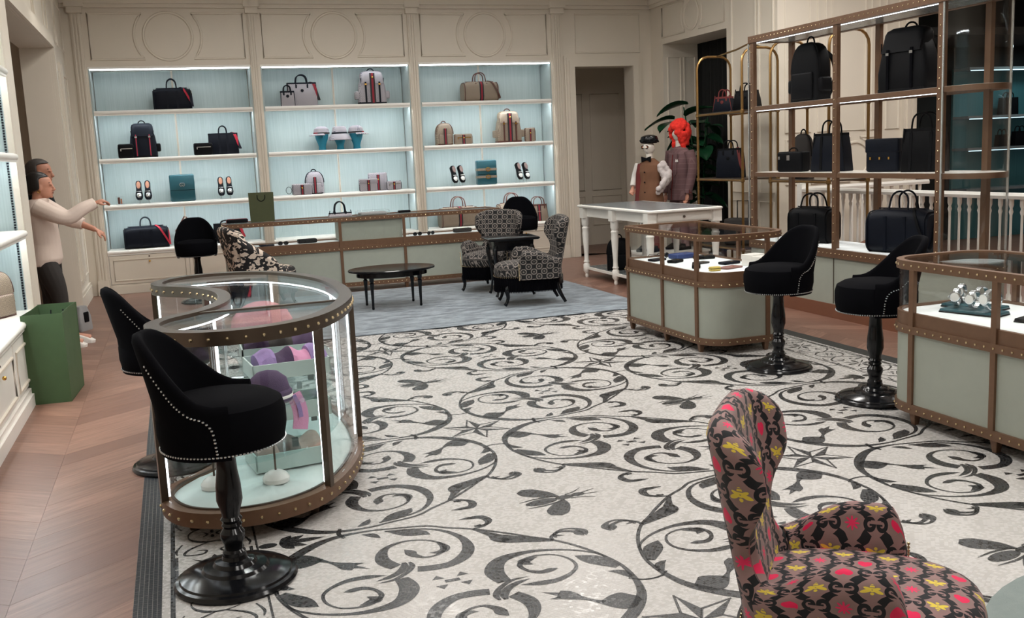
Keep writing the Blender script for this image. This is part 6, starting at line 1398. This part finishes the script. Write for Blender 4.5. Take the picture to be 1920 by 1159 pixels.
for z in (1.12, .98, .84, .72): ob('button', G().ball((.145, .02, z), .011, 8, 5), M['black'], t)
ob('shirt_sleeve', G().tube(crom([(-.01, -.20, 1.22), (-.01, -.27, 1.05), (.07, -.25, .92)], 5), cr1([.06, .055, .045], 5), 12), M['paper'], t); hand_p('hand', (.075, -.25, .90), (.5, .1, -.8), (.6, .5, 0), M['skin'], t)
g = G()
for i in range(70):
    u = r5.random(); c = Vector((-.01, .19, 1.20)).lerp(Vector((-.04, .30, 1.04)), min(1, u*2)).lerp(Vector((.10, .25, .88)), max(0, u*2-1)); a = r5.random()*2*PI; g.ball((c.x+.045*math.cos(a), c.y+.03*math.sin(a), c.z+.045*math.sin(a)), .04, 7, 5)
fs = ob('fur_sleeve', g, M['greyfur'], t); remesh(fs, .010, 2)
for s_ in (-1, 1):
    gl = ob('lens_rim', G().tube([(.098, s_*.034+.026*math.cos(a), 1.465+.020*math.sin(a)) for a in [2*PI*i/14 for i in range(14)]], .005, 6, True), M['blacq'], t); ob('lens', G().cbox((.096, s_*.034, 1.465), (.003, .044, .032)), M['tan'], gl)
    ob('bow', G().prism([(0, -.012), (s_*.075, -.04), (s_*.08, .035), (0, .012)] if s_ > 0 else [(0, .012), (-.08, .035), (-.075, -.04), (0, -.012)], -.012, .012).xf(Matrix.Translation((.075, 0, 1.30)) @ Matrix.Rotation(PI/2, 4, 'Z') @ Matrix.Rotation(PI/2, 4, 'X')), M['black'], t)
g = G().lathe([(.105, 1.515), (.12, 1.53), (.125, 1.57), (.11, 1.61), (.06, 1.63), (.01, 1.635)], 22).xf(Matrix.Translation((-.005, 0, .0))); ht = ob('hat', g, M['blacq'], t)
g = G(); 
for i in range(36):
    a = 2*PI*i/36; g.ball((-.005+.125*math.cos(a), .125*math.sin(a), 1.545+.012*math.sin(a*5)), .012, 6, 4)
ob('hat_band', g.xf(Matrix.Translation((.0, 0, .0))), M['black'], ht)
# small grey carry case by the side wall
t = thing('carry_case', 'small grey plastic carry case standing by the side wall', 'case', (-1.04, 11.25, 0), R_(60)); ob('shell', loft([(0, .20, .12, .02), (.02, .22, .13, .03), (.16, .20, .12, .03), (.26, .12, .10, .03)]), M['greyplastic'], t); ob('recess', pill(.08, .02, .11, .02, .01).xf(Matrix.Translation((0, -.06, .09))), M['black'], t)
